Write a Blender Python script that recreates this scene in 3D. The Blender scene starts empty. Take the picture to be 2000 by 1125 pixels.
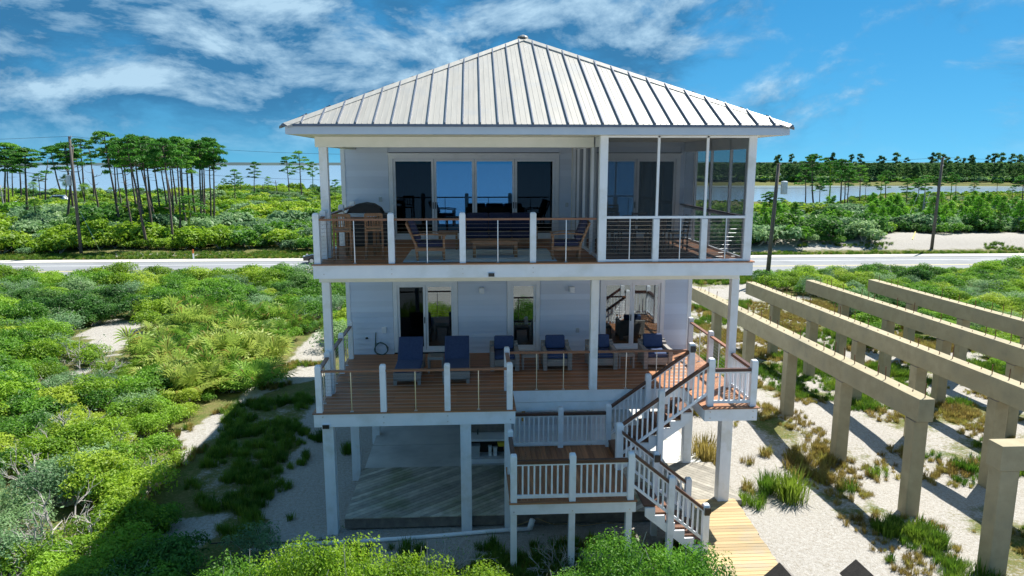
import bpy, bmesh, math, random
from mathutils import Vector, Matrix, noise as mnoise
R = math.radians
S = bpy.context.scene
COL = S.collection

# ------------------------------------------------------------------ camera
CH = 9.3                                   # camera height over the ground at the house
FPX, PITCH, YAW = 1385.0, R(10.0), R(3.05) # focal length in photo pixels (2000 wide)
cd = bpy.data.cameras.new('camera'); cam = bpy.data.objects.new('camera', cd); COL.objects.link(cam)
cam.location = (0, 0, CH); cam.rotation_euler = (R(90) - PITCH, 0, -YAW)
cd.sensor_width = 36; cd.lens = FPX / 2000 * 36; cd.clip_start = .1; cd.clip_end = 20000
S.camera = cam
# ------------------------------------------------------------------ light
SUN_EL = R(56); SUN_DIR = Vector((.737 * math.cos(SUN_EL), .676 * math.cos(SUN_EL), math.sin(SUN_EL)))
ld = bpy.data.lights.new('sun', 'SUN'); ld.energy = 2.0; ld.angle = R(.55); ld.color = (1, .95, .86)
lo = bpy.data.objects.new('sun', ld); COL.objects.link(lo); lo.location = (30, 30, 60)
lo.rotation_euler = SUN_DIR.to_track_quat('Z', 'Y').to_euler()
S.view_settings.view_transform = 'Standard'; S.view_settings.look = 'None'
S.view_settings.gamma = 1; S.view_settings.use_curve_mapping = False
S.view_settings.exposure = 2.22

class NT:
    """tiny helper for node trees"""
    def __init__(s, tree): s.t = tree; s.n = tree.nodes; s.l = tree.links
    def __call__(s, typ, ins=None, **kw):
        n = s.n.new(typ)
        for k, v in kw.items(): setattr(n, k, v)
        for k, v in (ins or {}).items():
            if isinstance(v, bpy.types.NodeSocket): s.l.new(v, n.inputs[k])
            else: n.inputs[k].default_value = v
        return n
    def math(s, op, a, b=0.0, c=None, clamp=False):
        n = s.n.new('ShaderNodeMath'); n.operation = op; n.use_clamp = clamp
        for i, v in enumerate((a, b) if c is None else (a, b, c)):
            if isinstance(v, bpy.types.NodeSocket): s.l.new(v, n.inputs[i])
            else: n.inputs[i].default_value = v
        return n.outputs[0]
    def mix(s, f, a, b, blend='MIX'):
        n = s.n.new('ShaderNodeMix'); n.data_type = 'RGBA'; n.blend_type = blend
        for i, v in ((0, f), (6, a), (7, b)):
            if isinstance(v, bpy.types.NodeSocket): s.l.new(v, n.inputs[i])
            else: n.inputs[i].default_value = (v if i == 0 else (*v, 1) if len(v) == 3 else v)
        return n.outputs[2]
    def ramp(s, f, *stops):
        n = s.n.new('ShaderNodeValToRGB'); cr = n.color_ramp
        while len(cr.elements) < len(stops): cr.elements.new(.5)
        for e, (p, c) in zip(cr.elements, stops):
            e.position = p; e.color = (c, c, c, 1) if isinstance(c, (int, float)) else (*c, 1)
        s.l.new(f, n.inputs[0]); return n.outputs[0]

w = bpy.data.worlds.new('World'); S.world = w; w.use_nodes = True
g = NT(w.node_tree); g.n.clear()
sky = g('ShaderNodeTexSky', sky_type='NISHITA', sun_disc=False, sun_elevation=SUN_EL,
        sun_rotation=math.atan2(SUN_DIR.x, SUN_DIR.y), altitude=10, air_density=1.0, dust_density=0.0, ozone_density=3.0)
SKY_TINT = (.094, .150, .161)
tc = g('ShaderNodeTexCoord').outputs['Generated']
sv = g('ShaderNodeVectorMath', {0: g('ShaderNodeVectorMath', {0: tc, 1: (1, 1, .85)}, operation='MULTIPLY').outputs[0], 1: (0, 0, .13)}, operation='ADD').outputs[0]   # clear dry air: no white band low down
g.l.new(sv, sky.inputs[0])
# clouds: banks of 3D noise on the sky's directions, flattened towards the horizon
sp = g('ShaderNodeSeparateXYZ', {0: tc})
def cnoise(off, scale, detail, rough, dist=0.0, st=(1.0, 1.0, 2.1)):
    m = g('ShaderNodeMapping', {0: tc, 1: off, 3: st}).outputs[0]
    return g('ShaderNodeTexNoise', {'Vector': m, 'Scale': scale, 'Detail': detail, 'Roughness': rough, 'Distortion': dist}).outputs['Fac']
n1 = cnoise((3.1, 1.7, 0), 5.0, 11, .63, .3)
n2 = cnoise((3.1, 1.7, .05), 5.0, 11, .61, .3)          # the same clouds a little higher: lit tops, dark bases
big = cnoise((1.3, 2.2, 0), 1.5, 2, .5)
cov = g.math('ADD', g.math('ADD', n1, g.math('MULTIPLY', g.math('SUBTRACT', big, .5), .5)), g.math('MULTIPLY', sp.outputs[0], -.22))
dens = g('ShaderNodeMapRange', {0: cov, 1: .36, 2: .60, 3: 0.0, 4: 1.0}, interpolation_type='SMOOTHSTEP').outputs[0]
lit = g('ShaderNodeMapRange', {0: g.math('SUBTRACT', n1, n2), 1: -.06, 2: .14, 3: 0.0, 4: 1.0}).outputs[0]
fade = g('ShaderNodeMapRange', {0: sp.outputs[2], 1: -.01, 2: .09, 3: 0.0, 4: 1.0}, interpolation_type='SMOOTHSTEP').outputs[0]
skyc = g.mix(1.0, sky.outputs[0], SKY_TINT, 'MULTIPLY')
skyd = g('ShaderNodeHueSaturation', {'Saturation': 1.15, 'Value': 1.0, 'Color': skyc}).outputs[0]
cloudc = g.mix(lit, (.06, .27, .56), (.78, 1.10, 1.34))
fac = g.math('MULTIPLY', g.math('MULTIPLY', dens, fade), .85)
bg = g('ShaderNodeBackground', {0: g.mix(fac, skyd, cloudc), 1: .15})
g.l.new(bg.outputs[0], g('ShaderNodeOutputWorld').inputs[0])

# ------------------------------------------------------------------ photo pixel -> place
_F = Vector((math.sin(YAW) * math.cos(PITCH), math.cos(YAW) * math.cos(PITCH), -math.sin(PITCH)))
_R = Vector((math.cos(YAW), -math.sin(YAW), 0)); _U = _R.cross(_F)
def _ray(u, v): return _F * FPX + _R * (u - 1000) - _U * (v - 562.5)
def PZ(u, v, z=0.0):
    d = _ray(u, v); k = (z - CH) / d.z; return Vector((d.x * k, d.y * k, z))
def PY(u, v, y):
    d = _ray(u, v); k = y / d.y; return Vector((d.x * k, y, CH + d.z * k))
def PX(p):
    q = Vector(p) - Vector((0, 0, CH)); d = q.dot(_F)
    if d < .1: return (-9e9, -9e9)
    return (1000 + FPX * q.dot(_R) / d, 562.5 - FPX * q.dot(_U) / d)
def inpoly(u, v, P):
    c = False; j = len(P) - 1
    for i in range(len(P)):
        (a, b), (d, e) = P[i], P[j]
        if (b > v) != (e > v) and u < (d - a) * (v - b) / (e - b) + a: c = not c
        j = i
    return c

# ------------------------------------------------------------------ materials
MATS = {}
def pbsdf(name):
    m = bpy.data.materials.new(name); m.use_nodes = True; t = NT(m.node_tree)
    b = t.n['Principled BSDF']; MATS[name] = m; return m, t, b
def mat(name, c1, c2=None, scale=4.0, rough=.6, metal=0.0, bump=0.0, bscale=None, stretch=(1, 1, 1), rnd=0.0, c3=None, s3=.7, spec=.5, objc=False, detail=5, coat=0.0):
    """two noise-mixed tones (+ a third blotchy one), per-piece value jitter, fine bump"""
    m, t, b = pbsdf(name)
    pos = t('ShaderNodeTexCoord').outputs['Object'] if objc else t('ShaderNodeNewGeometry').outputs['Position']
    mp = t('ShaderNodeMapping', {0: pos, 3: stretch}).outputs[0]
    nz = t('ShaderNodeTexNoise', {'Vector': mp, 'Scale': scale, 'Detail': detail, 'Roughness': .62}).outputs['Fac']
    f = t.ramp(nz, (.32, 0), (.68, 1))
    col = t.mix(f, c1, c2 or c1)
    if c3:
        n3 = t('ShaderNodeTexNoise', {'Vector': pos, 'Scale': s3, 'Detail': 4, 'Roughness': .6}).outputs['Fac']
        col = t.mix(t.ramp(n3, (.52, 0), (.72, 1)), col, c3)
    if rnd:
        r = t('ShaderNodeObjectInfo').outputs['Random']
        v = t.math('ADD', 1 - rnd, t.math('MULTIPLY', r, 2 * rnd))
        col = t('ShaderNodeHueSaturation', {'Value': v, 'Color': col}).outputs[0]
    t.l.new(col, b.inputs['Base Color'])
    b.inputs['Roughness'].default_value = rough; b.inputs['Metallic'].default_value = metal
    b.inputs['Specular IOR Level'].default_value = spec
    if coat: b.inputs['Coat Weight'].default_value = coat
    if bump:
        nb = t('ShaderNodeTexNoise', {'Vector': mp, 'Scale': bscale or scale * 3, 'Detail': 6, 'Roughness': .65}).outputs['Fac']
        bp = t('ShaderNodeBump', {'Strength': bump, 'Distance': .02, 'Height': nb})
        t.l.new(bp.outputs[0], b.inputs['Normal'])
    return m
def leafmat(name, dark, light, scale=.9, trans=.45, rnd=.22, tint=None, var=.5):
    m = bpy.data.materials.new(name); m.use_nodes = True; t = NT(m.node_tree); t.n.clear(); MATS[name] = m
    pos = t('ShaderNodeNewGeometry').outputs['Position']
    a = t('ShaderNodeTexNoise', {'Vector': pos, 'Scale': scale, 'Detail': 3}).outputs['Fac']
    b = t('ShaderNodeTexNoise', {'Vector': pos, 'Scale': 9.0, 'Detail': 2}).outputs['Fac']
    f = t.ramp(t.math('ADD', t.math('MULTIPLY', a, var), t.math('MULTIPLY', b, 1 - var)), (.40, 0), (.61, 1))
    c = t.mix(f, dark, light)
    r = t('ShaderNodeObjectInfo').outputs['Random']
    if tint: c = t.mix(t.ramp(r, (.55, 0), (.95, .75)), c, tint)
    c = t('ShaderNodeHueSaturation', {'Value': t.math('ADD', 1 - rnd, t.math('MULTIPLY', r, 2 * rnd)), 'Color': c}).outputs[0]
    d = t('ShaderNodeBsdfDiffuse', {0: c}); tr = t('ShaderNodeBsdfTranslucent', {0: c})
    gl = t('ShaderNodeBsdfGlossy', {0: (1, 1, 1, 1), 1: .5})
    x = t('ShaderNodeMixShader', {0: trans, 1: d.outputs[0], 2: tr.outputs[0]})
    y = t('ShaderNodeMixShader', {0: .018, 1: x.outputs[0], 2: gl.outputs[0]})
    t.l.new(y.outputs[0], t('ShaderNodeOutputMaterial').inputs[0]); return m

mat('white', (.85, .88, .93), (.78, .82, .88), 2.5, .45, bump=.05, bscale=30, c3=(.70, .73, .75), s3=1.3)
mat('white_post', (.85, .88, .93), (.77, .81, .87), 5, .5, bump=.08, bscale=40, stretch=(1, 1, .3), rnd=.05, c3=(.68, .70, .69), s3=2.1)
mat('siding', (.62, .70, .84), (.67, .75, .88), 3, .55, bump=.12, bscale=26, stretch=(.12, 1, 1), rnd=.075)
mat('soffit', (.78, .78, .70), (.84, .83, .76), 3, .6, bump=.1, bscale=30)
mat('roof_metal', (.355, .347, .318), (.44, .43, .393), 1.6, .45, .2, bump=.05, bscale=14, stretch=(6, .5, .5), rnd=.05, c3=(.36, .37, .365), s3=.9, spec=.5)
mat('seam_metal', (.11, .14, .20), (.15, .18, .24), 3, .45, .3)  # dark navy stands in for the shadow sides of the seams
mat('fascia', (.50, .58, .68), (.56, .63, .72), 2, .45, bump=.04)
mat('deck_wood', (.25, .095, .04), (.47, .21, .09), 3.2, .50, bump=.25, bscale=16, stretch=(.16, 5, 5), rnd=.26, c3=(.27, .155, .085), s3=.8)
mat('deck_wood_y', (.25, .095, .04), (.47, .21, .09), 3.2, .50, bump=.25, bscale=16, stretch=(5, .16, 5), rnd=.26, c3=(.27, .155, .085), s3=.8)
mat('rail_wood', (.20, .085, .045), (.30, .14, .08), 4, .42, bump=.2, bscale=20, stretch=(.5, 2, 3), rnd=.15)
mat('cap_wood', (.060, .026, .018), (.115, .050, .032), 4, .42, bump=.2, bscale=20, stretch=(.5, 2, 3), rnd=.15)
mat('teak', (.20, .095, .045), (.30, .15, .07), 5, .5, bump=.2, bscale=24, objc=True, rnd=.12)
mat('grey_wood', (.33, .32, .28), (.52, .50, .43), 4, .85, bump=.4, bscale=20, rnd=.30, c3=(.22, .25, .14), s3=.7)
mat('old_wood', (.12, .11, .10), (.22, .20, .18), 5, .85, bump=.4, bscale=20, rnd=.2)
mat('shaded_wood', (.018, .016, .015), (.035, .031, .028), 6, .85, bump=.4, bscale=20)  # near-black tone paints the shade on the handrail caps' left slope
mat('pad_wood', (.22, .205, .175), (.33, .31, .265), 4, .85, bump=.4, bscale=20, rnd=.25)
mat('tread_wood', (.10, .042, .022), (.19, .085, .045), 3.2, .5, bump=.25, bscale=16, stretch=(5, .16, 5), rnd=.2)
mat('far_shore', (.030, .060, .070), (.045, .085, .085), .004, .95)  # bluish tone puts the distance haze into the colour
mat('new_wood', (.36, .25, .11), (.45, .335, .17), 4, .65, bump=.25, bscale=20, stretch=(.2, 4, 4), rnd=.22, c3=(.31, .27, .20), s3=1.1)
mat('concrete', (.33, .285, .18), (.43, .375, .245), 2.2, .85, bump=.35, bscale=22, c3=(.26, .24, .165), s3=1.1, rnd=.05)
mat('slab', (.50, .51, .50), (.59, .60, .58), 1.2, .85, bump=.2, bscale=30, c3=(.34, .355, .355), s3=.45)
mat('steel', (.55, .56, .58), (.62, .63, .65), 6, .3, 1.0)
mat('rust', (.16, .075, .04), (.24, .12, .06), 12, .8, .3)
mat('black', (.012, .012, .013), (.02, .02, .02), 8, .35)
mat('grill_cover', (.016, .016, .018), (.028, .028, .03), 6, .65, bump=.5, bscale=9, objc=True)
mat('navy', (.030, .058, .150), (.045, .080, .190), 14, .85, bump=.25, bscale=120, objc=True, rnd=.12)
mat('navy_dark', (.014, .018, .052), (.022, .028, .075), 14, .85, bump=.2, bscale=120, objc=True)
mat('wicker', (.25, .235, .225), (.34, .32, .30), 30, .75, bump=.5, bscale=60, objc=True, rnd=.1)
mat('rug', (.36, .46, .54), (.46, .56, .62), 5, .95, bump=.3, bscale=120)
mat('table_top', (.30, .36, .42), (.36, .42, .48), 5, .3, objc=True)
mat('gold', (.5, .34, .10), (.4, .26, .08), 6, .45)
mat('yellow', (.75, .58, .04), (.62, .48, .04), 6, .5)
mat('guy_yellow', (.62, .55, .12), (.5, .45, .12), 5, .6)
mat('plastic_grey', (.42, .48, .52), (.5, .55, .6), 6, .5)
mat('hose', (.05, .10, .10), (.07, .13, .13), 6, .5)
mat('pole_wood', (.085, .075, .065), (.15, .135, .12), 3, .9, bump=.4, bscale=10, stretch=(4, 4, .3))
mat('transformer', (.42, .50, .55), (.48, .55, .6), 3, .4, .2)
mat('bark', (.085, .062, .052), (.16, .125, .108), 3.0, .95, bump=.6, bscale=7, stretch=(1, 1, .35), rnd=.2, objc=True)
mat('bark_grey', (.30, .28, .27), (.42, .40, .38), 4, .95, rnd=.15, objc=True)
mat('twig', (.36, .33, .31), (.50, .47, .44), 6, .9, rnd=.15, objc=True)
mat('asphalt', (.20, .215, .235), (.25, .265, .285), .8, .85, bump=.3, bscale=40, c3=(.165, .175, .19), s3=.25, stretch=(.15, 1, 1))
mat('path_conc', (.47, .46, .42), (.53, .52, .48), 1, .9, bump=.2, bscale=30, stretch=(.2, 1, 1))
mat('paint_white', (.74, .75, .74), (.62, .63, .62), 3, .7)
mat('paint_yellow', (.66, .56, .22), (.58, .50, .22), 3, .7)
mat('car_paint', (.012, .013, .016), (.014, .015, .018), 3, .22, .1, coat=1.0, objc=True)
mat('tyre', (.014, .014, .014), (.022, .022, .022), 8, .85)
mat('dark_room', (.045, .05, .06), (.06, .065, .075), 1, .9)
mat('curtain', (.20, .22, .24), (.26, .28, .30), 6, .9, stretch=(6, 1, .2))
mat('orange', (.65, .16, .03), (.6, .15, .03), 5, .6)
leafmat('leaf_green', (0.035, 0.145, 0.014), (0.188, 0.414, 0.032), .8, tint=(0.255, 0.414, 0.028))
leafmat('leaf_yellow', (0.102, 0.235, 0.011), (0.346, 0.540, 0.032), 1.0, tint=(0.346, 0.428, 0.045))
leafmat('leaf_grey', (0.107, 0.229, 0.096), (0.245, 0.414, 0.193), 1.2, tint=(0.266, 0.386, 0.158))
leafmat('leaf_dark', (0.022, 0.103, 0.018), (0.112, 0.284, 0.045), .8, tint=(0.142, 0.262, 0.057))
leafmat('palm_leaf', (0.072, 0.221, 0.016), (0.295, 0.483, 0.068), 1.5, tint=(0.387, 0.428, 0.102))
leafmat('pine_leaf', (0.022, 0.124, 0.018), (0.122, 0.359, 0.034), .35, trans=.4, rnd=.18, tint=(0.174, 0.359, 0.034))
leafmat('young_leaf', (0.062, 0.248, 0.016), (0.225, 0.538, 0.034), .5, trans=.4, tint=(0.255, 0.469, 0.034))
leafmat('far_leaf', (0.040, 0.126, 0.040), (0.128, 0.252, 0.064), .05, trans=.45, rnd=.35, tint=(0.120, 0.198, 0.072), var=.8)
leafmat('grass_green', (.045, .135, .011), (.150, .275, .026), .7, tint=(.20, .27, .03))
leafmat('grass_brown', (0.208, 0.153, 0.040), (0.400, 0.324, 0.096), .7, tint=(0.240, 0.252, 0.048))

def glassmat(name, tint, refl, rtint):
    m = bpy.data.materials.new(name); m.use_nodes = True; t = NT(m.node_tree); t.n.clear(); MATS[name] = m
    a = t('ShaderNodeBsdfTransparent', {0: (*tint, 1)}); b = t('ShaderNodeBsdfGlossy', {0: (*rtint, 1), 1: .015})
    fr = t('ShaderNodeLayerWeight', {0: .25}).outputs['Fresnel']
    f = t.math('ADD', refl, t.math('MULTIPLY', fr, .6), clamp=True)
    x = t('ShaderNodeMixShader', {0: f, 1: a.outputs[0], 2: b.outputs[0]})
    t.l.new(x.outputs[0], t('ShaderNodeOutputMaterial').inputs[0]); return m
glassmat('glass_sky', (.22, .27, .32), .36, (.26, .56, .90))
glassmat('glass_clear', (.32, .36, .38), .22, (.85, .95, 1.0))
glassmat('glass_dark', (.10, .12, .14), .015, (.6, .8, 1.0))
def screenmat(name, k, col):
    m = bpy.data.materials.new(name); m.use_nodes = True; t = NT(m.node_tree); t.n.clear(); MATS[name] = m
    a = t('ShaderNodeBsdfTransparent', {0: (.92, .95, .97, 1)}); b = t('ShaderNodeBsdfDiffuse', {0: (*col, 1)})
    x = t('ShaderNodeMixShader', {0: k, 1: a.outputs[0], 2: b.outputs[0]})
    t.l.new(x.outputs[0], t('ShaderNodeOutputMaterial').inputs[0]); return m
screenmat('insect_screen', .50, (.05, .065, .075))
# water
m, t, b = pbsdf('water')
b.inputs['Base Color'].default_value = (.26, .36, .46, 1); b.inputs['Roughness'].default_value = .16
pos = t('ShaderNodeNewGeometry').outputs['Position']
nz = t('ShaderNodeTexNoise', {'Vector': t('ShaderNodeMapping', {0: pos, 3: (.5, 1.4, 1)}).outputs[0], 'Scale': .9, 'Detail': 4}).outputs['Fac']
t.l.new(t('ShaderNodeBump', {'Strength': .12, 'Distance': .06, 'Height': nz}).outputs[0], b.inputs['Normal'])
# ground: quartz sand, leaf litter, grass; 'veg' is how much litter covers the sand
m, t, b = pbsdf('ground')
pos = t('ShaderNodeNewGeometry').outputs['Position']
at = t('ShaderNodeAttribute', attribute_name='veg').outputs['Fac']
a1 = t('ShaderNodeTexNoise', {'Vector': pos, 'Scale': 1.4, 'Detail': 7, 'Roughness': .7}).outputs['Fac']
a2 = t('ShaderNodeTexNoise', {'Vector': pos, 'Scale': 11.0, 'Detail': 5, 'Roughness': .7}).outputs['Fac']
a3 = t('ShaderNodeTexNoise', {'Vector': pos, 'Scale': 45.0, 'Detail': 3}).outputs['Fac']
sand = t.mix(t.ramp(a2, (.35, 0), (.7, 1)), (.46, .447, .425), (.31, .288, .25))
sand = t.mix(t.ramp(a3, (.52, 0), (.70, .9)), sand, (.20, .175, .13))
lit_ = t.mix(t.ramp(a1, (.38, 0), (.62, 1)), (.15, .14, .055), (.085, .125, .028))
lit_ = t.mix(t.ramp(a2, (.5, 0), (.72, 1)), lit_, (.27, .22, .11))
k = t.math('ADD', at, t.math('MULTIPLY', t.math('SUBTRACT', t.math('ADD', t.math('MULTIPLY', a1, .6), t.math('MULTIPLY', a2, .4)), .5), 1.5))
t.l.new(t.mix(t.ramp(k, (.40, 0), (.62, 1)), sand, lit_), b.inputs['Base Color'])
b.inputs['Roughness'].default_value = .95; b.inputs['Specular IOR Level'].default_value = .1
hb = t.math('ADD', t.math('MULTIPLY', a2, .7), t.math('MULTIPLY', a3, .3))
t.l.new(t('ShaderNodeBump', {'Strength': .7, 'Distance': .08, 'Height': hb}).outputs[0], b.inputs['Normal'])
M = MATS

# ------------------------------------------------------------------ building blocks
ORG = {}
def link(o, parent=None, origin=None):
    COL.objects.link(o)
    if parent is not None: o.parent = parent
    return o
def org(p): return ORG[p.name] if p is not None else Vector((0, 0, 0))
def tag(o, label=None, cat=None, group=None, kind=None):
    for k, v in (('label', label), ('category', cat), ('group', group), ('kind', kind)):
        if v: o[k] = v
    return o
def thing(name, label, cat, loc, group=None, rz=0.0):
    o = bpy.data.objects.new(name, None); o.empty_display_size = .2; COL.objects.link(o)
    o.location = loc; o.rotation_euler = (0, 0, rz); ORG[o.name] = Vector(loc)
    return tag(o, label, cat, group)
def part_empty(name, parent):
    o = bpy.data.objects.new(name, None); o.empty_display_size = .1; COL.objects.link(o); o.parent = parent
    ORG[o.name] = org(parent).copy(); return o
class MB:
    def __init__(s): s.v = []; s.f = []; s.mi = []; s.m = 0
    def quad(s, *p):
        n = len(s.v); s.v += [tuple(q) for q in p]; s.f.append(tuple(range(n, n + len(p)))); s.mi.append(s.m)
    def hexa(s, P):                      # 8 corners: 4 bottom ccw, 4 top ccw
        n = len(s.v); s.v += [tuple(q) for q in P]
        for q in ((3, 2, 1, 0), (4, 5, 6, 7), (0, 1, 5, 4), (1, 2, 6, 5), (2, 3, 7, 6), (3, 0, 4, 7)):
            s.f.append(tuple(n + i for i in q)); s.mi.append(s.m)
    def box(s, x0, x1, y0, y1, z0, z1):
        s.hexa([(x0, y0, z0), (x1, y0, z0), (x1, y1, z0), (x0, y1, z0), (x0, y0, z1), (x1, y0, z1), (x1, y1, z1), (x0, y1, z1)])
    def bar(s, a, b, w, h, up=(0, 0, 1), plumb=False):
        a = Vector(a); b = Vector(b); d = (b - a).normalized(); sd = d.cross(Vector(up))
        if sd.length < 1e-4: sd = d.cross(Vector((0, 1, 0)))
        sd.normalize(); u = Vector(up) if plumb else sd.cross(d).normalized()
        P = []
        for z in (-h / 2, h / 2):
            for p, q in ((a, -1), (b, -1), (b, 1), (a, 1)): P.append(p + sd * (w / 2 * -q) * -1 + u * z)
        s.hexa(P)
    def tube(s, pts, rad, n=6, cap=True):
        pts = [Vector(p) for p in pts]; k0 = len(s.v)
        if not isinstance(rad, (list, tuple)): rad = [rad] * len(pts)
        ref = Vector((.31, .17, .93))
        for i, p in enumerate(pts):
            d = (pts[min(i + 1, len(pts) - 1)] - pts[max(i - 1, 0)]).normalized()
            a = d.cross(ref if abs(d.dot(ref)) < .95 else Vector((1, 0, 0))).normalized(); b = d.cross(a)
            for j in range(n):
                t_ = 2 * math.pi * j / n; s.v.append(tuple(p + (a * math.cos(t_) + b * math.sin(t_)) * rad[i]))
        for i in range(len(pts) - 1):
            for j in range(n):
                s.f.append((k0 + i * n + j, k0 + i * n + (j + 1) % n, k0 + (i + 1) * n + (j + 1) % n, k0 + (i + 1) * n + j)); s.mi.append(s.m)
        if cap:
            s.f.append(tuple(k0 + j for j in reversed(range(n)))); s.f.append(tuple(k0 + (len(pts) - 1) * n + j for j in range(n))); s.mi += [s.m, s.m]
    def post(s, x, y, z0, z1, w, ch=.05):          # square post with a softened top
        h = w / 2; i = h * .55; n = len(s.v)
        for zz, r in ((z0, h), (z1 - ch, h), (z1 - ch * .35, h * .86), (z1, i)):
            s.v += [(x - r, y - r, zz), (x + r, y - r, zz), (x + r, y + r, zz), (x - r, y + r, zz)]
        for k in range(3):
            for j in range(4):
                s.f.append((n + k * 4 + j, n + k * 4 + (j + 1) % 4, n + k * 4 + 4 + (j + 1) % 4, n + k * 4 + 4 + j)); s.mi.append(s.m)
        s.f.append((n + 12, n + 13, n + 14, n + 15)); s.f.append((n + 3, n + 2, n + 1, n)); s.mi += [s.m, s.m]
    def lathe(s, prof, c=(0, 0, 0), n=12, sx=1, sy=1):
        k0 = len(s.v)
        for r, z in prof:
            for j in range(n):
                t_ = 2 * math.pi * j / n; s.v.append((c[0] + r * sx * math.cos(t_), c[1] + r * sy * math.sin(t_), c[2] + z))
        for i in range(len(prof) - 1):
            for j in range(n):
                s.f.append((k0 + i * n + j, k0 + i * n + (j + 1) % n, k0 + (i + 1) * n + (j + 1) % n, k0 + (i + 1) * n + j)); s.mi.append(s.m)
        s.f.append(tuple(k0 + (len(prof) - 1) * n + j for j in range(n))); s.mi.append(s.m)
        s.f.append(tuple(k0 + j for j in reversed(range(n)))); s.mi.append(s.m)
    def mesh(s, name, mats, off=(0, 0, 0), smooth=False):
        me = bpy.data.meshes.new(name); o = Vector(off)
        me.from_pydata([tuple(Vector(v) - o) for v in s.v] if o.length else s.v, [], s.f)
        for m_ in (mats if isinstance(mats, (list, tuple)) else [mats]): me.materials.append(M[m_] if isinstance(m_, str) else m_)
        if any(s.mi): me.polygons.foreach_set('material_index', s.mi)
        if smooth: me.polygons.foreach_set('use_smooth', [True] * len(me.polygons))
        me.update(); return me
    def build(s, name, mats, parent=None, smooth=False, bevel=0.0):
        o = bpy.data.objects.new(name, s.mesh(name, mats, org(parent), smooth)); link(o, parent)
        ORG[o.name] = org(parent).copy()
        if bevel:
            md = o.modifiers.new('bevel', 'BEVEL'); md.width = bevel; md.segments = 2; md.limit_method = 'ANGLE'
        return o
CACHE = {}
def piece(name, x0, x1, y0, y1, z0, z1, m_, parent, rot=None):
    """one box-shaped piece; alike pieces share their mesh"""
    d = (round(x1 - x0, 4), round(y1 - y0, 4), round(z1 - z0, 4)); key = (d, m_)
    if key not in CACHE:
        b = MB(); b.box(-d[0] / 2, d[0] / 2, -d[1] / 2, d[1] / 2, -d[2] / 2, d[2] / 2); CACHE[key] = b.mesh(name, m_)
    o = bpy.data.objects.new(name, CACHE[key]); link(o, parent)
    c = Vector(((x0 + x1) / 2, (y0 + y1) / 2, (z0 + z1) / 2)); o.location = c - org(parent); ORG[o.name] = c
    if rot: o.rotation_euler = rot
    return o
def postp(name, x, y, z0, z1, wd, m_, parent):
    key = ('post', round(z1 - z0, 3), wd, m_)
    if key not in CACHE:
        b = MB(); b.post(0, 0, 0, z1 - z0, wd); CACHE[key] = b.mesh(name, m_)
    o = bpy.data.objects.new(name, CACHE[key]); link(o, parent); o.location = Vector((x, y, z0)) - org(parent); return o
def dup(o, parent=None, name=None):
    c = o.copy(); COL.objects.link(c)
    if parent is not None: c.parent = parent
    for ch in o.children: dup(ch, c)
    return c
rng = random.Random(7)

# ================================================================== THE SETTING
POLY = dict(
 sand_patch=[(165, 655), (235, 632), (285, 640), (275, 672), (240, 690), (222, 705), (205, 690), (160, 668)],
 sand_patch2=[(140, 735), (172, 722), (180, 735), (150, 752)],
 path=[(640, 640), (640, 735), (600, 745), (520, 770), (470, 800), (420, 835), (400, 885), (350, 915), (330, 890), (345, 845), (420, 805), (470, 775), (530, 735), (570, 690), (605, 655)],
 shade_grass=[(440, 800), (520, 780), (600, 775), (610, 790), (580, 850), (548, 930), (512, 1010), (500, 1050), (430, 1060), (410, 1010), (360, 960), (420, 880)],
 shade_sand=[(600, 790), (640, 750), (690, 760), (700, 1060), (495, 1070), (520, 1000), (555, 930), (585, 850)],
 shade_sand2=[(305, 1030), (345, 1008), (425, 1000), (425, 1050), (380, 1085), (320, 1080)],
 palmetto=[(215, 700), (300, 665), (400, 620), (500, 640), (560, 625), (610, 650), (600, 690), (535, 735), (470, 785), (440, 800), (365, 795), (330, 740), (240, 735)],
 right_scrub=[(1452, 540), (2010, 512), (2010, 760), (1900, 680), (1760, 640), (1700, 655), (1640, 600), (1560, 575), (1500, 575)],
)
def fbm(x, y, s, o=0): return mnoise.fractal(Vector((x * s, y * s, o)), 1.0, 2.0, 4)
def shore(x):        # near shore of the bay / lagoon
    pts = [(-900, 260), (-137, 221), (-89, 206), (-80, 232), (-53, 233), (20, 200), (71, 172), (82, 160), (98, 184), (121, 208), (175, 221), (300, 235), (900, 250)]
    for (a, b), (c, d) in zip(pts, pts[1:]):
        if a <= x <= c: return b + (d - b) * (x - a) / (c - a) + 3.0 * mnoise.noise(Vector((x * .06, 3, 0)))
    return 240
def far_bank(x):
    if x < 60: return 1e9
    pts = [(60, 350), (141, 346), (194, 341), (260, 328), (400, 310), (900, 300)]
    for (a, b), (c, d) in zip(pts, pts[1:]):
        if a <= x <= c: return b + (d - b) * (x - a) / (c - a) + 4.0 * mnoise.noise(Vector((x * .05, 8, 0)))
    return 300
def sstep(a, b, v):
    t_ = min(1, max(0, (v - a) / (b - a))); return t_ * t_ * (3 - 2 * t_)
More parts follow.
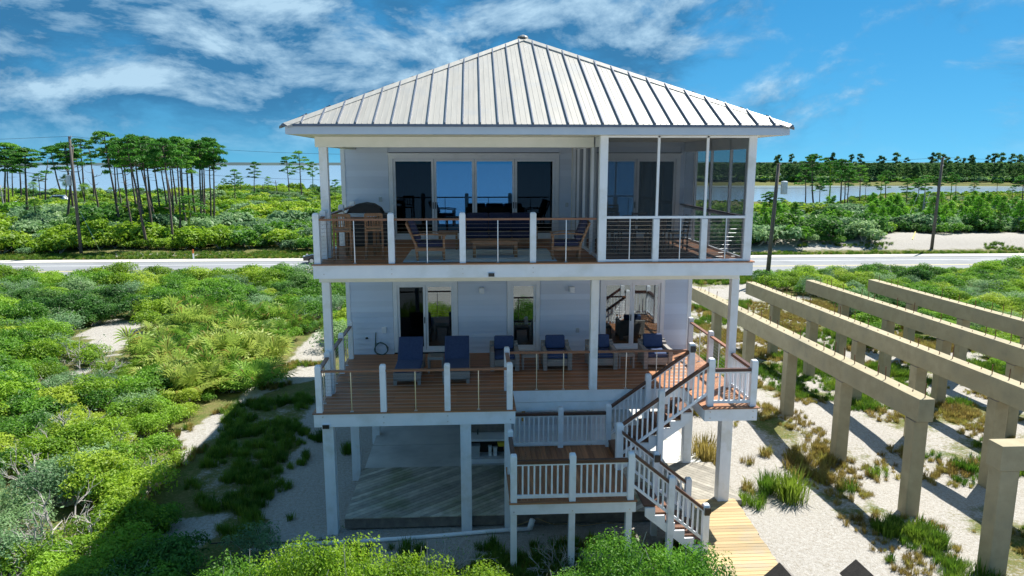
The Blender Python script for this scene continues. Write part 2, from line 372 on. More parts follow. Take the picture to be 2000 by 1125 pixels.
def gz(x, y):
    # depth inside the land, negative over water
    dl = min(shore(x) - y, y + 34)
    db = y - far_bank(x)
    d = max(dl, db)
    h = -3.0 + 3.0 * sstep(-14, 2, d)
    n = fbm(x, y, .22) * .12
    quiet = sstep(0, 3, max(abs(x - 1.5) - 6.4, 0) + max(16.4 - y, 0) + max(y - 34, 0))     # flat under the house
    road = sstep(0, 4, abs(y - 63.8) - 7.4)
    h += n * quiet * road
    h += .32 * math.exp(-((x - 11) / 4.5) ** 2) * sstep(19, 24, y) * sstep(38, 30, y)       # sand piled along the frames
    h += .45 * sstep(-9.5, -13, x) * sstep(52, 40, y) * (.6 + .6 * fbm(x, y, .09, 5)) * sstep(10, 13, y)
    h += 1.35 * sstep(13.2, 10.4, y) * sstep(5.0, 3.6, x) * sstep(-16, -9, x) * sstep(-6, 2, y)      # low dune on the beach side
    if y > 72: h += (.5 + .6 * fbm(x, y, .05, 2)) * sstep(72.5, 84, y) * sstep(2, 20, d) * (1 - .9 * sstep(100, 125, y) * sstep(0, 20, x))
    if 25 < x < 75 and y > 71: h += .8 * sstep(71.5, 77, y) * sstep(92, 80, y) * sstep(25, 36, x) * sstep(75, 64, x)
    return h
def veg(x, y):
    """share of the ground under leaf litter and low green"""
    u, v = PX((x, y, 0))
    if y > 72.5:
        if x > 26: return .12 + .9 * sstep(79, 86, y + 2.0 * fbm(x, y, .12)) + .25 * sstep(75, 73, y)
        return .9 - .9 * (math.exp(-((x + 33) / 9) ** 2) * sstep(76.5, 74, y)) + .05
    if y > 69.6: return .78
    if y > 54: return .85
    for k in ('sand_patch', 'sand_patch2', 'path', 'shade_sand', 'shade_sand2'):
        if inpoly(u, v, POLY[k]): return .30 if k in ('path', 'shade_sand2') else .10
    if inpoly(u, v, POLY['shade_grass']): return .62
    if y < 8.5: return .0
    if x > 4.2:
        if inpoly(u, v, POLY['right_scrub']): return .9
        if x < 9.5 and y < 25: return .06
        return .36 + .55 * fbm(x, y, .35, 3)
    if y < 8.5: return .0                      # open white beach behind the dune
    if x > -5 : return .14 if y > 15.6 else .55
    return .92
def axis(lo, hi, c, d0, gr):
    out = [c]; d = d0; p = c
    while p < hi: p += d; d *= gr; out.append(min(p, hi))
    d = d0; p = c
    while p > lo: p -= d; d *= gr; out.insert(0, max(p, lo))
    return sorted(set(out))
gx = axis(-700, 760, 0, .30, 1.0215); gy = axis(-60, 760, 20, .28, 1.0165)
vs = []; fs = []; vv = []
for y in gy:
    for x in gx: vs.append((x, y, gz(x, y))); vv.append(veg(x, y) if y < 140 else .9)
nx = len(gx)
for j in range(len(gy) - 1):
    for i in range(nx - 1): fs.append((j * nx + i, j * nx + i + 1, (j + 1) * nx + i + 1, (j + 1) * nx + i))
me = bpy.data.meshes.new('ground'); me.from_pydata(vs, [], fs); me.materials.append(M['ground'])
me.attributes.new('veg', 'FLOAT', 'POINT').data.foreach_set('value', vv)
me.polygons.foreach_set('use_smooth', [True] * len(fs))
tag(link(bpy.data.objects.new('ground', me)), 'white quartz sand ground with patches of leaf litter', kind='structure')
b = MB(); b.quad((-9000, -9000, -1.5), (9000, -9000, -1.5), (9000, 12000, -1.5), (-9000, 12000, -1.5))
tag(b.build('water', 'water'), 'calm pale blue bay water', kind='structure')
# far shore on the horizon
b = MB(); prev = None
for i in range(121):
    x = -4600 + i * 60; y = 3400 + 250 * mnoise.noise(Vector((i * .11, 0, 0))); h = 11 + 7 * mnoise.noise(Vector((i * .37, 4, 0)))
    cur = [(x, y, -2), (x, y + 40, h), (x, y + 400, h * .9), (x, y + 500, -2)]
    if prev:
        for q in range(3): b.quad(prev[q], cur[q], cur[q + 1], prev[q + 1])
    prev = cur
tag(b.build('far_shore', 'far_shore'), 'low wooded shore across the bay', kind='structure')
# road, shoulder path, markings: strips along the road, following its two ends
def strip(name, y0, y1, z, m_, label, seg=8.0, x0=-260, x1=260):
    b = MB(); x = x0
    b.box(x0, x1, y0, y1, z - .05, z)
    return tag(b.build(name, m_), label, kind='structure')
strip('road', 57.0, 68.2, .05, 'asphalt', 'light grey two-lane asphalt road')
strip('path', 68.4, 70.3, .058, 'path_conc', 'pale path along the far side of the road')
mat('wire', (.03, .03, .032), None, 4, .95, spec=.05)
for yy, wd, m_ in ((59.15, .16, 'paint_white'), (66.0, .16, 'paint_white'), (62.45, .13, 'paint_yellow'), (62.75, .13, 'paint_yellow')):
    b = MB(); b.box(-260, 260, yy, yy + wd, .03, .0545)
    tag(b.build('road_marking', m_), 'painted road line', kind='structure')
# concrete slab under the house, cut in bays
b = MB(); b.box(-3.35, 6.9, 20.06, 33.6, -.1, .255)
slab = tag(b.build('patio', 'slab'), 'grey concrete slab under the house', kind='structure')
xs = [-3.35, -.3, 2.6, 4.75, 6.9]; ys = [20.06, 21.9, 24.2, 27, 30, 33.6]
for i in range(len(xs) - 1):
    for j in range(len(ys) - 1): piece('slab_panel', xs[i] + .012, xs[i + 1] - .012, ys[j] + .012, ys[j + 1] - .012, .255, .30, 'slab', slab)

# ================================================================== THE HOUSE
UF, LF = 6.95, 3.26               # deck levels
FY, WY = 16.75, 22.25             # deck front, house wall
house = thing('house', 'pale blue two-storey beach house on tall white posts with metal hip roof', 'house', (1.5, 22, 0))
# --- walls: an enclosed shell with openings, lapped boards on the front
WX0, WX1, BY = -4.05, 7.0, 33.0
def wall_front(z0, z1, holes, xl=WX0, xr=WX1, y=WY, name='wall', par=None):
    """front wall with openings (x0, x1, ztop): backing panels and one lap board per course and bay"""
    par = par or house
    b = MB(); edges = [xl] + [q for h in holes for q in (h[0], h[1])] + [xr]
    bays = [(edges[i], edges[i + 1]) for i in range(0, len(edges), 2)]
    for a, c in bays: b.box(a, c, y + .03, y + .18, z0, z1)
    for h in holes: b.box(h[0], h[1], y + .03, y + .18, h[2], z1)
    wl = b.build(name, 'siding', par)
    n = int((z1 - z0) / .172); e = (z1 - z0) / n
    for i in range(n):
        za = z0 + i * e; zb = za + e
        segs = []
        cur = xl
        for h in holes:
            if za < h[2] - .02: segs.append((cur, h[0])); cur = h[1]
        segs.append((cur, xr))
        for a, c in segs:
            if c - a > .05:
                key = ('lap', round(c - a, 3), round(e, 4))
                if key not in CACHE:
                    q = MB(); L_ = (c - a) / 2; q.hexa([(-L_, -.036, 0), (L_, -.036, 0), (L_, .03, 0), (-L_, .03, 0), (-L_, -.004, e), (L_, -.004, e), (L_, .03, e), (-L_, .03, e)])
                    CACHE[key] = q.mesh('siding_board', 'siding')
                o = bpy.data.objects.new('siding_board', CACHE[key]); link(o, wl)
                o.location = Vector(((a + c) / 2, y, za)) - org(wl)
    return wl
D_UP = [(-2.62, 2.66, 9.62), (3.72, 6.48, 9.62)]
D_LO = [(-2.60, -.54, 5.62), (1.02, 2.09, 5.62), (4.02, 6.14, 5.62)]
wall_front(UF, 9.95, D_UP); wall_front(LF, 6.55, D_LO)
b = MB()
for z0, z1 in ((UF - .4, 9.95), (LF - .3, 6.55)):
    b.box(WX0, WX0 + .15, WY + .19, BY, z0, z1); b.box(WX1 - .15, WX1, WY + .19, BY, z0, z1); b.box(WX0, WX1, BY, BY + .15, z0, z1)
b.build('wall', 'siding', house)
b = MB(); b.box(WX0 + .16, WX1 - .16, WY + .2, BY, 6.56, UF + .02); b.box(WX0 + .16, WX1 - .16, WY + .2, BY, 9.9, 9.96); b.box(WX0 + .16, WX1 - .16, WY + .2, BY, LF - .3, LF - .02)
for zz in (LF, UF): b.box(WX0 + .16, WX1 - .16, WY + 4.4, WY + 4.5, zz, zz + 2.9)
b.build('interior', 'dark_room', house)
for x in (WX0, WX1 - .11):
    for z0, z1 in ((UF, 9.9), (LF, 6.5)): piece('corner_trim', x - .005, x + .115, WY - .045, WY + .07, z0, z1, 'white', house)
def door(x0, x1, z0, z1, nb, glasses, name, ymid=None, label=None, trim=.13):
    """glazed door in the wall plane: casing, one framed leaf per panel, pane, handle"""
    b = MB(); y = WY
    b.box(x0 - trim, x0, y - .045, y + .1, z0, z1 + trim); b.box(x1, x1 + trim, y - .045, y + .1, z0, z1 + trim)
    b.box(x0, x1, y - .045, y + .1, z1, z1 + trim); b.box(x0 - trim - .04, x1 + trim + .04, y - .07, y + .05, z1 + trim, z1 + trim + .05)
    b.box(x0, x1, y - .04, y + .1, z0, z0 + .05)
    d = b.build(name, 'white', house)
    if label: d['label'] = label
    wd = (x1 - x0) / nb
    for i, gl in enumerate(glasses):
        a, c = x0 + i * wd, x0 + (i + 1) * wd; yy = y + (.02 if gl != 'glass_dark' else -.01)
        if nb == 4: yy = y + (.035 if i in (1, 2) else .0)
        f = .075
        b = MB()
        b.box(a + .004, a + f, yy, yy + .04, z0 + .052, z1 - .004); b.box(c - f, c - .004, yy, yy + .04, z0 + .052, z1 - .004)
        b.box(a + f, c - f, yy, yy + .04, z0 + .052, z0 + .18); b.box(a + f, c - f, yy, yy + .04, z1 - f, z1 - .004)
        b.build('leaf_frame', 'white', d)
        b = MB(); b.box(a + f, c - f, yy + .012, yy + .02, z0 + .18, z1 - f); b.build('pane', gl, d)
        if nb == 1 or i % 2 == 0 or nb == 4:
            hx = c - f / 2 if i % 2 == 0 else a + f / 2
            b = MB(); b.box(hx - .012, hx + .012, yy - .045, yy - .002, z0 + .95, z0 + 1.15); b.build('handle', 'black' if nb > 1 else 'steel', d)
    return d
door(-2.48, 2.52, UF, 9.42, 4, ['glass_dark', 'glass_sky', 'glass_sky', 'glass_dark'], 'sliding_door')
door(3.86, 6.34, UF, 9.42, 2, ['glass_sky', 'glass_dark'], 'sliding_door')
door(-2.46, -.68, LF + .05, 5.50, 2, ['glass_dark', 'glass_clear'], 'sliding_door')
door(1.16, 1.95, LF + .05, 5.50, 1, ['glass_clear'], 'door')
door(4.16, 6.00, LF + .05, 5.50, 2, ['glass_clear', 'glass_clear'], 'sliding_door')
# things seen dimly behind the glass: curtains
for x, z0 in ((-2.2, UF), (2.1, UF), (5.75, LF), (-2.3, LF)):
    b = MB()
    for k in range(7): b.tube([(x + k * .08, WY + .35 + .03 * (k % 2), z0 + .05), (x + k * .08, WY + .35 + .03 * (k % 2), z0 + 2.35)], .045, 6)
    b.build('curtain', 'curtain', house, smooth=True)

# --- roof: hip, standing seam
EY, EX0, EX1, EZ = 16.28, -4.19, 7.29, 10.15
AX, AY, AZ, RY = 1.50, 22.0, 12.93, 29.5      # ridge runs back from the front apex
BYR = RY + (AY - EY)
roof = part_empty('roof', house)
b = MB(); t_ = .03
A, Bk = (AX, AY, AZ - t_), (AX, RY, AZ - t_)
b.quad((EX0, EY, EZ - t_), (EX1, EY, EZ - t_), A); b.quad((EX1, EY, EZ - t_), (EX1, BYR, EZ - t_), Bk, A)
b.quad((EX0, BYR, EZ - t_), (EX0, EY, EZ - t_), A, Bk); b.quad((EX1, BYR, EZ - t_), (EX0, BYR, EZ - t_), Bk)
b.build('roof_deck', 'seam_metal', roof)
fn = Vector((0, -(AZ - EZ), AY - EY)).normalized()
def zf(y): return EZ + (y - EY) * (AZ - EZ) / (AY - EY)
def ytop(x):  # where the front slope meets a hip
    return EY + (AY - EY) * ((x - EX0) / (AX - EX0) if x <= AX else (EX1 - x) / (EX1 - AX))
NP = 29; PW = (EX1 - EX0) / NP
x = EX0
for i in range(NP):
    a, c = EX0 + i * PW, EX0 + (i + 1) * PW
    poly = [(a, EY), (c, EY), (c, ytop(c))] + ([(AX, AY)] if a < AX < c else []) + [(a, ytop(a))]
    poly = [p for k, p in enumerate(poly) if k == 0 or (abs(p[0] - poly[k - 1][0]) + abs(p[1] - poly[k - 1][1])) > 1e-5]
    b = MB(); top = [Vector((p[0], p[1], zf(p[1]))) for p in poly]; bot = [p - fn * .02 for p in top]
    b.quad(*top); n = len(top)
    for k in range(n): b.quad(bot[k], bot[(k + 1) % n], top[(k + 1) % n], top[k])
    # two stiffening ribs pressed in each sheet
    for r in (.33, .66):
        xr = a + PW * r; yt = ytop(xr) - .1
        if yt - EY > .4: b.bar((xr, EY + .02, zf(EY + .02) + .001), (xr, yt, zf(yt) + .001), .018, .010, up=fn)
    b.build('roof_panel', 'roof_metal', roof)
    if i:
        yt = ytop(a) - .02
        b = MB(); o_ = fn * .028
        b.bar(Vector((a, EY - .01, zf(EY - .01))) + o_, Vector((a, yt, zf(yt))) + o_, .026, .055, up=fn)
        b.build('seam', 'seam_metal', roof)
for (sx, bx) in ((EX1, 1), (EX0, -1)):      # side slopes: seams only where they can be seen
    run = abs(AX - sx); n2 = Vector((bx * (AZ - EZ), 0, run)).normalized()
    ys_ = [EY + .45 + k * .45 for k in range(int((BYR - EY) / .45))]
    b = MB(); b.quad((sx, EY, EZ), (sx, BYR, EZ), (AX, RY, AZ), (AX, AY, AZ)); b.build('roof_panel', 'roof_metal', roof)
    b = MB()
    for y in ys_:
        k = min(1, (y - EY) / (AY - EY), (BYR - y) / (BYR - RY)); b.bar(Vector((sx, y, EZ)) + n2 * .025, Vector((sx + (AX - sx) * k, y, EZ + (AZ - EZ) * k)) + n2 * .025, .026, .05, up=n2)
    tag(b.build('side_seam', 'seam_metal', roof), kind='stuff')
b = MB(); b.quad((EX0, BYR, EZ), (EX1, BYR, EZ), (AX, RY, AZ)); b.build('roof_panel', 'roof_metal', roof)
for c0 in ((EX0, EY), (EX1, EY), (EX0, BYR), (EX1, BYR)):
    top = (AX, AY, AZ) if c0[1] == EY else (AX, RY, AZ)
    P0 = Vector((c0[0], c0[1], EZ + .02)); P1 = Vector(top) + Vector((0, 0, .05)); d = (P1 - P0)
    h = d.cross(Vector((0, 0, 1))).normalized() * .17; dn = Vector((0, 0, -.065))
    b = MB()
    for k0, k1 in ((0, .34), (.34, .67), (.67, 1)):
        p, q = P0 + d * k0, P0 + d * k1 + d.normalized() * .03; lift = Vector((0, 0, .006 if k0 else 0))
        b.quad(p + lift, q + lift, q + h + dn, p + h + dn); b.quad(p + lift, p - h + dn, q - h + dn, q + lift)
        b.quad(p + h + dn, q + h + dn, q + h + dn * 1.9, p + h + dn * 1.9); b.quad(q - h + dn, p - h + dn, p - h + dn * 1.9, q - h + dn * 1.9)
    b.build('ridge_cap', 'roof_metal', roof)
b = MB(); b.bar((AX, AY, AZ + .06), (AX, RY, AZ + .06), .3, .05); b.build('ridge_cap', 'roof_metal', roof)
b = MB(); b.lathe([(.16, 0), (.13, .05), (.03, .085)], (AX, AY, AZ + .03), 10); b.build('apex_cap', 'roof_metal', roof)
# eaves: drip edge, fascia, gutter lip, soffit
b = MB(); b.box(EX0 - .03, EX1 + .03, EY - .03, EY + .03, EZ - .05, EZ + .004); b.box(EX0 - .03, EX0 + .03, EY + .031, BYR, EZ - .05, EZ + .004); b.box(EX1 - .03, EX1 + .03, EY + .031, BYR, EZ - .05, EZ + .004)
b.build('drip_edge', 'seam_metal', roof)
b = MB(); b.box(EX0 + .03, EX1 - .03, EY + .02, EY + .05, EZ - .22, EZ - .052); b.box(EX0 + .03, EX0 + .06, EY + .052, BYR, EZ - .22, EZ - .052); b.box(EX1 - .06, EX1 - .03, EY + .052, BYR, EZ - .22, EZ - .052)
b.build('fascia', 'fascia', roof)
b = MB(); b.box(EX0 + .06, EX1 - .06, EY + .052, BYR - .05, EZ - .215, EZ - .195); b.build('soffit', 'soffit', roof)
b = MB()
for k in range(64): b.box(-.9 + k * .042, -.9 + k * .042 + .022, EY + .17, EY + .25, EZ - .219, EZ - .2155)
tag(b.build('soffit_vent', 'black', roof), kind='stuff')

# --- upper level: deck, columns, beams
SOF = EZ - .215
def boards_x(par, x0, x1, y0, y1, z, wd=.138, gap=.006, th=.028, m_='deck_wood', joints=()):
    n = int(round((y1 - y0) / wd)); wd = (y1 - y0) / n
    for i in range(n):
        cuts = [x0] + ([j + (.8 if i % 2 else -.8) for j in joints]) + [x1]
        for a, c in zip(cuts, cuts[1:]): piece('deck_board', a + .002, c - .002, y0 + i * wd + gap / 2, y0 + (i + 1) * wd - gap / 2, z - th, z, m_, par)
def boards_y(par, x0, x1, y0, y1, z, wd=.138, gap=.006, th=.028, m_='deck_wood_y'):
    n = int(round((x1 - x0) / wd)); wd = (x1 - x0) / n
    for i in range(n): piece('deck_board', x0 + i * wd + gap / 2, x0 + (i + 1) * wd - gap / 2, y0, y1, z - th, z, m_, par)
UX0, UX1 = -3.80, 6.76
b = MB(); b.box(UX0, UX1, FY, FY + .06, UF - .345, UF - .032); b.box(UX0, UX0 + .06, FY + .061, WY - .1, UF - .345, UF - .032); b.box(UX1 - .06, UX1, FY + .061, WY - .1, UF - .345, UF - .032)
b.box(UX0 + .062, UX1 - .062, FY + .062, WY - .1, UF - .33, UF - .05)
ud = b.build('upper_deck', 'white', house)
boards_x(ud, UX0 - .03, UX1 + .03, FY - .045, WY - .04, UF, joints=(-.2, 3.0))
for xx, zz in ((-3.55, -.24), (-1.96, -.13), (-1.96, -.24), (-.28, -.13), (-.28, -.24), (1.4, -.12), (1.4, -.23)):
    b = MB(); b.tube([(xx, FY - .012, UF + zz), (xx, FY + .01, UF + zz)], .017, 8); b.build('bolt', 'steel', ud)
b = MB(); b.box(.33, .47, FY - .05, FY, UF - .32, UF - .24); o = b.build('deck_light', 'black', ud)
b = MB(); b.box(.315, .485, FY - .03, FY, UF - .335, UF - .322); b.box(.315, .328, FY - .03, FY, UF - .322, UF - .23); b.box(.472, .485, FY - .03, FY, UF - .322, UF - .23); b.build('frame', 'white', o)
PYL = 18.35                                       # line of the tall columns
def column(x, y, z0, z1, wd=.2): return postp('column', x, y, z0, z1, wd, 'white_post', house)
def solid(name, x0, x1, y0, y1, z0, z1, m_='white', par=None, bevel=.008):
    b = MB(); b.box(x0, x1, y0, y1, z0, z1); return b.build(name, m_, par or house, bevel=bevel)
def pillar(x, y, z0, z1, wd=.2, m_='white_post', par=None, name='column'):
    return solid(name, x - wd / 2, x + wd / 2, y - wd / 2, y + wd / 2, z0, z1, m_, par)
PYU = 17.95
pillar(-3.68, PYU, UF, 9.68); pillar(3.06, FY + .12, UF, SOF - .002, .19); pillar(6.70 - .09, FY + .12, UF, SOF - .002, .19)
solid('beam', -3.86, 2.99, PYU - .11, PYU + .11, 9.68, SOF - .003, 'soffit')
solid('beam', -3.79, -3.57, PYU + .112, WY - .04, 9.70, SOF - .003, 'soffit')
# beam and columns under the upper deck
solid('beam', -4.0, 7.02, PYL - .12, PYL + .12, 6.27, 6.604, 'soffit')
for xx in (-3.84, 3.17, 6.93): pillar(xx, PYL, LF, 6.268, .205)
solid('porch_ceiling', -3.7, 6.7, FY + .1, WY - .05, 6.585, 6.603, 'soffit')

# --- screened porch on the right of the upper deck
scr = part_empty('screen_porch', house)
def sbar(x0, x1, y0, y1, z0, z1): return solid('mullion', x0, x1, y0, y1, z0, z1, 'white', scr, .004)
px0, px1 = 3.155, 6.515; yc = FY + .06
cols = [3.155, 4.36, 5.53, 6.515]
for xx in (4.36, 5.53):
    sbar(xx - .03, xx + .03, yc - .02, yc + .05, UF + 1.1, SOF - .002)
    solid('half_post', xx - .075, xx + .075, yc - .04, yc + .10, UF, UF + 1.03, 'white_post', scr)
sbar(px0, px1, yc - .02, yc + .05, UF + 1.04, UF + 1.10); sbar(px0, px1, yc - .02, yc + .05, SOF - .05, SOF - .003)
for a, c in zip(cols, cols[1:]):
    a += .075 if a > 3.2 else 0; c -= .075 if c < 6.5 else 0
    sbar(a, c, yc - .02, yc + .04, UF + .003, UF + .06)
    b = MB(); b.quad((a, yc + .06, UF + .06), (c, yc + .06, UF + .06), (c, yc + .06, UF + 1.04), (a, yc + .06, UF + 1.04)); b.build('screen', 'insect_screen', scr)
    b = MB(); b.quad((a - .05, yc + .02, UF + 1.10), (c + .05, yc + .02, UF + 1.10), (c + .05, yc + .02, SOF - .05), (a - .05, yc + .02, SOF - .05)); b.build('screen', 'insect_screen', scr)
    b = MB()
    for k in range(10): b.tube([(a, yc - .03, UF + .12 + k * .095), (c, yc - .03, UF + .12 + k * .095)], .0035, 4)
    tag(b.build('cable', 'steel', scr), kind='stuff')
    mx = (a + c) / 2; solid('picket', mx - .012, mx + .012, yc - .035, yc - .01, UF + .06, UF + 1.04, 'steel', scr, .002)
# side wall of the porch
for yy in (18.2, 19.7, 21.1):
    sbar(6.58, 6.65, yy - .035, yy + .035, UF, SOF - .002)
sbar(6.58, 6.65, FY + .22, WY - .05, UF + .98, UF + 1.05); sbar(6.58, 6.65, FY + .22, WY - .05, UF + .003, UF + .06); sbar(6.58, 6.65, FY + .22, WY - .05, SOF - .3, SOF - .003)
b = MB(); b.quad((6.62, FY + .2, UF), (6.62, WY, UF), (6.62, WY, SOF), (6.62, FY + .2, SOF)); b.build('screen', 'insect_screen', scr)
solid('top_rail', 6.5, 6.60, FY + .22, WY - .05, UF + 1.051, UF + 1.09, 'cap_wood', scr, .004)
# partition between open deck and porch
for yy, wd in ((18.3, .22), (19.6, .10), (20.75, .10), (21.6, .3)): solid('partition_post', 3.0, 3.12, yy - wd / 2, yy + wd / 2, UF, SOF - .002, 'white', scr)
solid('partition_panel', 3.03, 3.09, 21.75, WY - .06, UF, SOF - .003, 'soffit', scr)
sbar(3.03, 3.10, FY + .22, 21.45, SOF - .25, SOF - .003); sbar(3.03, 3.10, FY + .22, 21.45, UF + .003, UF + .08)
b = MB(); b.quad((3.06, FY + .2, UF), (3.06, 21.5, UF), (3.06, 21.5, SOF), (3.06, FY + .2, SOF)); b.build('screen', 'insect_screen', scr)

# --- cable railings
def cable_rail(pts, z, par=house, h=1.06, post_h=1.2, name='railing', skip=(), pk=1, pw=.145):
    rl = part_empty(name, par)
    for i, p in enumerate(pts):
        if i not in skip: postp('post', p[0], p[1], z, z + post_h, pw, 'white_post', rl)
    for i, (p, q) in enumerate(zip(pts, pts[1:])):
        a, c = Vector((*p, z)), Vector((*q, z)); d = (c - a).normalized()
        ea, ec = a + d * pw / 2, c - d * pw / 2
        b = MB(); b.bar(ea + Vector((0, 0, h - .022)), ec + Vector((0, 0, h - .022)), .10, .045); b.build('top_rail', 'rail_wood', rl)
        b = MB()
        for k in range(10):
            zz = Vector((0, 0, .10 + k * .092)); b.tube([ea + zz, ec + zz], .0036, 4)
        tag(b.build('cable', 'steel', rl), kind='stuff')
        for k in range(pk):
            mm = ea.lerp(ec, (k + 1) / (pk + 1)); b = MB(); b.box(mm.x - .011, mm.x + .011, mm.y - .011, mm.y + .011, z + .008, z + h - .046); b.box(mm.x - .04, mm.x + .04, mm.y - .04, mm.y + .04, z + .001, z + .008)
            b.build('picket', 'steel', rl)
    return rl
fy = FY + .10
cable_rail([(-3.70, fy), (-1.96, fy), (-.28, fy), (1.40, fy), (2.99, fy)], UF, skip=(4,))
cable_rail([(-3.70, fy), (-3.72, PYU - .19), (-3.72, 20.2), (-3.72, 22.05)], UF, skip=(0,))
ly = 16.88
cable_rail([(-3.83, ly), (-2.27, ly), (-.70, ly), (.84, ly)], LF)
cable_rail([(-3.83, ly), (-3.86, PYL - .19), (-3.88, 20.2), (-3.88, 21.75)], LF, skip=(0,))
cable_rail([(.84, ly), (.84, PYL + .02)], LF, skip=(0,))
cable_rail([(.84, PYL + .02), (3.17, PYL), (5.80, PYL)], LF, skip=(0, 1, 2), pk=2)
cable_rail([(6.93, PYL + .18), (6.90, 19.9), (6.87, 21.75)], LF, skip=(0,))

# --- lower deck
LX0, LX1 = -3.97, 7.06
b = MB()
b.box(LX0, .98, 16.80, 16.86, LF - .36, LF - .032); b.box(LX0, LX0 + .06, 16.861, WY - .1, LF - .36, LF - .032); b.box(.92, .98, 16.861, 18.38, LF - .36, LF - .032)
b.box(.981, 5.72, 18.38, 18.44, LF - .36, LF - .032); b.box(.981, 5.72, 18.40, 18.46, LF - .62, LF - .375)
b.box(5.72, LX1, 16.66, 16.72, LF - .345, LF - .032); b.box(5.72, 5.78, 16.721, 18.40, LF - .345, LF - .032); b.box(LX1 - .06, LX1, 16.721, WY - .1, LF - .345, LF - .032)
b.box(LX0 + .1, .9, 16.9, 18.44, LF - .34, LF - .05); b.box(LX0 + .1, LX1 - .1, 18.47, WY - .05, LF - .34, LF - .05); b.box(5.8, LX1 - .1, 16.74, 18.44, LF - .34, LF - .05)
low = b.build('lower_deck', 'white', house)
boards_x(low, LX0 - .03, 1.0, 16.77, 18.36, LF, joints=(-1.3,))
boards_x(low, LX0 - .03, LX1 + .03, 18.36, WY - .04, LF, joints=(-.4, 3.4))
boards_x(low, 5.68, LX1 + .05, 16.62, 18.36, LF)
for xx, zz in ((-3.75, -.1), (-2.27, -.12), (-2.27, -.27), (-.70, -.12), (-.70, -.27), (.86, -.25)):
    b = MB(); b.tube([(xx, 16.788, LF + zz), (xx, 16.82, LF + zz)], .017, 8); b.build('bolt', 'steel', low)
for xx in (5.86, 6.95):
    for zz in (-.1, -.26):
        b = MB(); b.tube([(xx, 16.645, LF + zz), (xx, 16.68, LF + zz)], .018, 8); b.build('bolt', 'steel', low)
b = MB(); b.box(-3.76, -3.60, 16.74, 16.80, LF - .385, LF - .29); o = b.build('deck_light', 'black', low)
b = MB(); b.box(-3.78, -3.58, 16.77, 16.799, LF - .40, LF - .386); b.box(-3.78, -3.58, 16.77, 16.799, LF - .289, LF - .275); b.box(-3.78, -3.761, 16.77, 16.799, LF - .386, LF - .289); b.box(-3.599, -3.58, 16.77, 16.799, LF - .386, LF - .289); b.build('frame', 'white', o)
# posts that carry it
for xx, yy, wd, zt in ((-3.66, 17.0, .27, LF - .345), (-.26, 17.0, .27, LF - .345), (.80, 17.0, .17, LF - .345), (-3.55, 20.1, .25, LF - .345), (-3.35, 22.9, .25, LF - .1),
                       (6.62, 17.62, .30, LF - .345), (6.38, 20.1, .25, LF - .345), (6.4, 22.9, .25, LF - .1), (-.2, 27, .25, LF - .1), (-3.4, 27, .25, LF - .1), (6.4, 27, .25, LF - .1), (-3.4, 32, .25, LF - .1), (6.4, 32, .25, LF - .1), (1.5, 32, .25, LF - .1)):
    pillar(xx, yy, -.15, zt, wd)
# store room under the house, seen behind the stair rail
wall_front(.32, 2.62, [], 1.15, 3.72, 19.3, 'store_wall')
b = MB(); b.box(1.15, 1.25, 19.5, 23.0, .32, 2.62); b.box(3.62, 3.72, 19.5, 23.0, .32, 2.62); b.box(1.15, 3.72, 23.0, 23.1, .32, 2.62); b.build('store_wall', 'siding', house)
b = MB(); b.box(1.30, 1.40, 19.2, 19.27, 2.05, 2.45); b.build('lantern', 'gold', house)
b = MB(); b.tube([(3.2, 19.24, .4), (3.2, 19.24, 2.45), (3.32, 19.24, 2.45), (3.32, 19.24, .4)], .016, 6); b.build('conduit', 'plastic_grey', house)

# --- stairs: white balustrades with dark caps
def white_rail(a, c, par, h=.98, n=None, ends=True):
    """baluster panel between floor points a and c (may slope)"""
    a = Vector(a); c = Vector(c); rl = part_empty('railing', par); up = Vector((0, 0, 1))
    b = MB(); b.bar(a + up * (h - .035), c + up * (h - .035), .10, .075, plumb=True); b.build('top_rail', 'cap_wood', rl)
    b = MB(); b.bar(a + up * (h - .095), c + up * (h - .095), .045, .045, plumb=True); b.build('sub_rail', 'white', rl)
    b = MB(); b.bar(a + up * .115, c + up * .115, .05, .075, plumb=True); b.build('bottom_rail', 'white', rl)
    L_ = (Vector((c.x - a.x, c.y - a.y, 0))).length; n = n or max(2, int(round(L_ / .122)))
    key = ('bal', h)
    if key not in CACHE:
        q = MB(); q.box(-.019, .019, -.019, .019, .13, h - .10); CACHE[key] = q.mesh('baluster', 'white_post')
    for i in range(1, n):
        p = a.lerp(c, i / n); o = bpy.data.objects.new('baluster', CACHE[key]); link(o, rl); o.location = p - org(rl)
    return rl
def newel(x, y, z0, z1, par, w_=.145, light=False):
    o = postp('newel_post', x, y, z0, z1, w_, 'white_post', par); ORG[o.name] = Vector((x, y, z0))
    if light:
        b = MB(); b.box(x - .06, x + .06, y - w_ / 2 - .05, y - w_ / 2 - .002, z1 - .24, z1 - .07); b.box(x + w_ / 2 + .002, x + w_ / 2 + .03, y - .05, y + .05, z1 - .24, z1 - .07); b.build('post_light', 'black', par)
    return o
st = part_empty('staircase', house)
ZL, LFY, LBY = 1.70, 14.97, 18.22
LA, LB = .76, 3.64
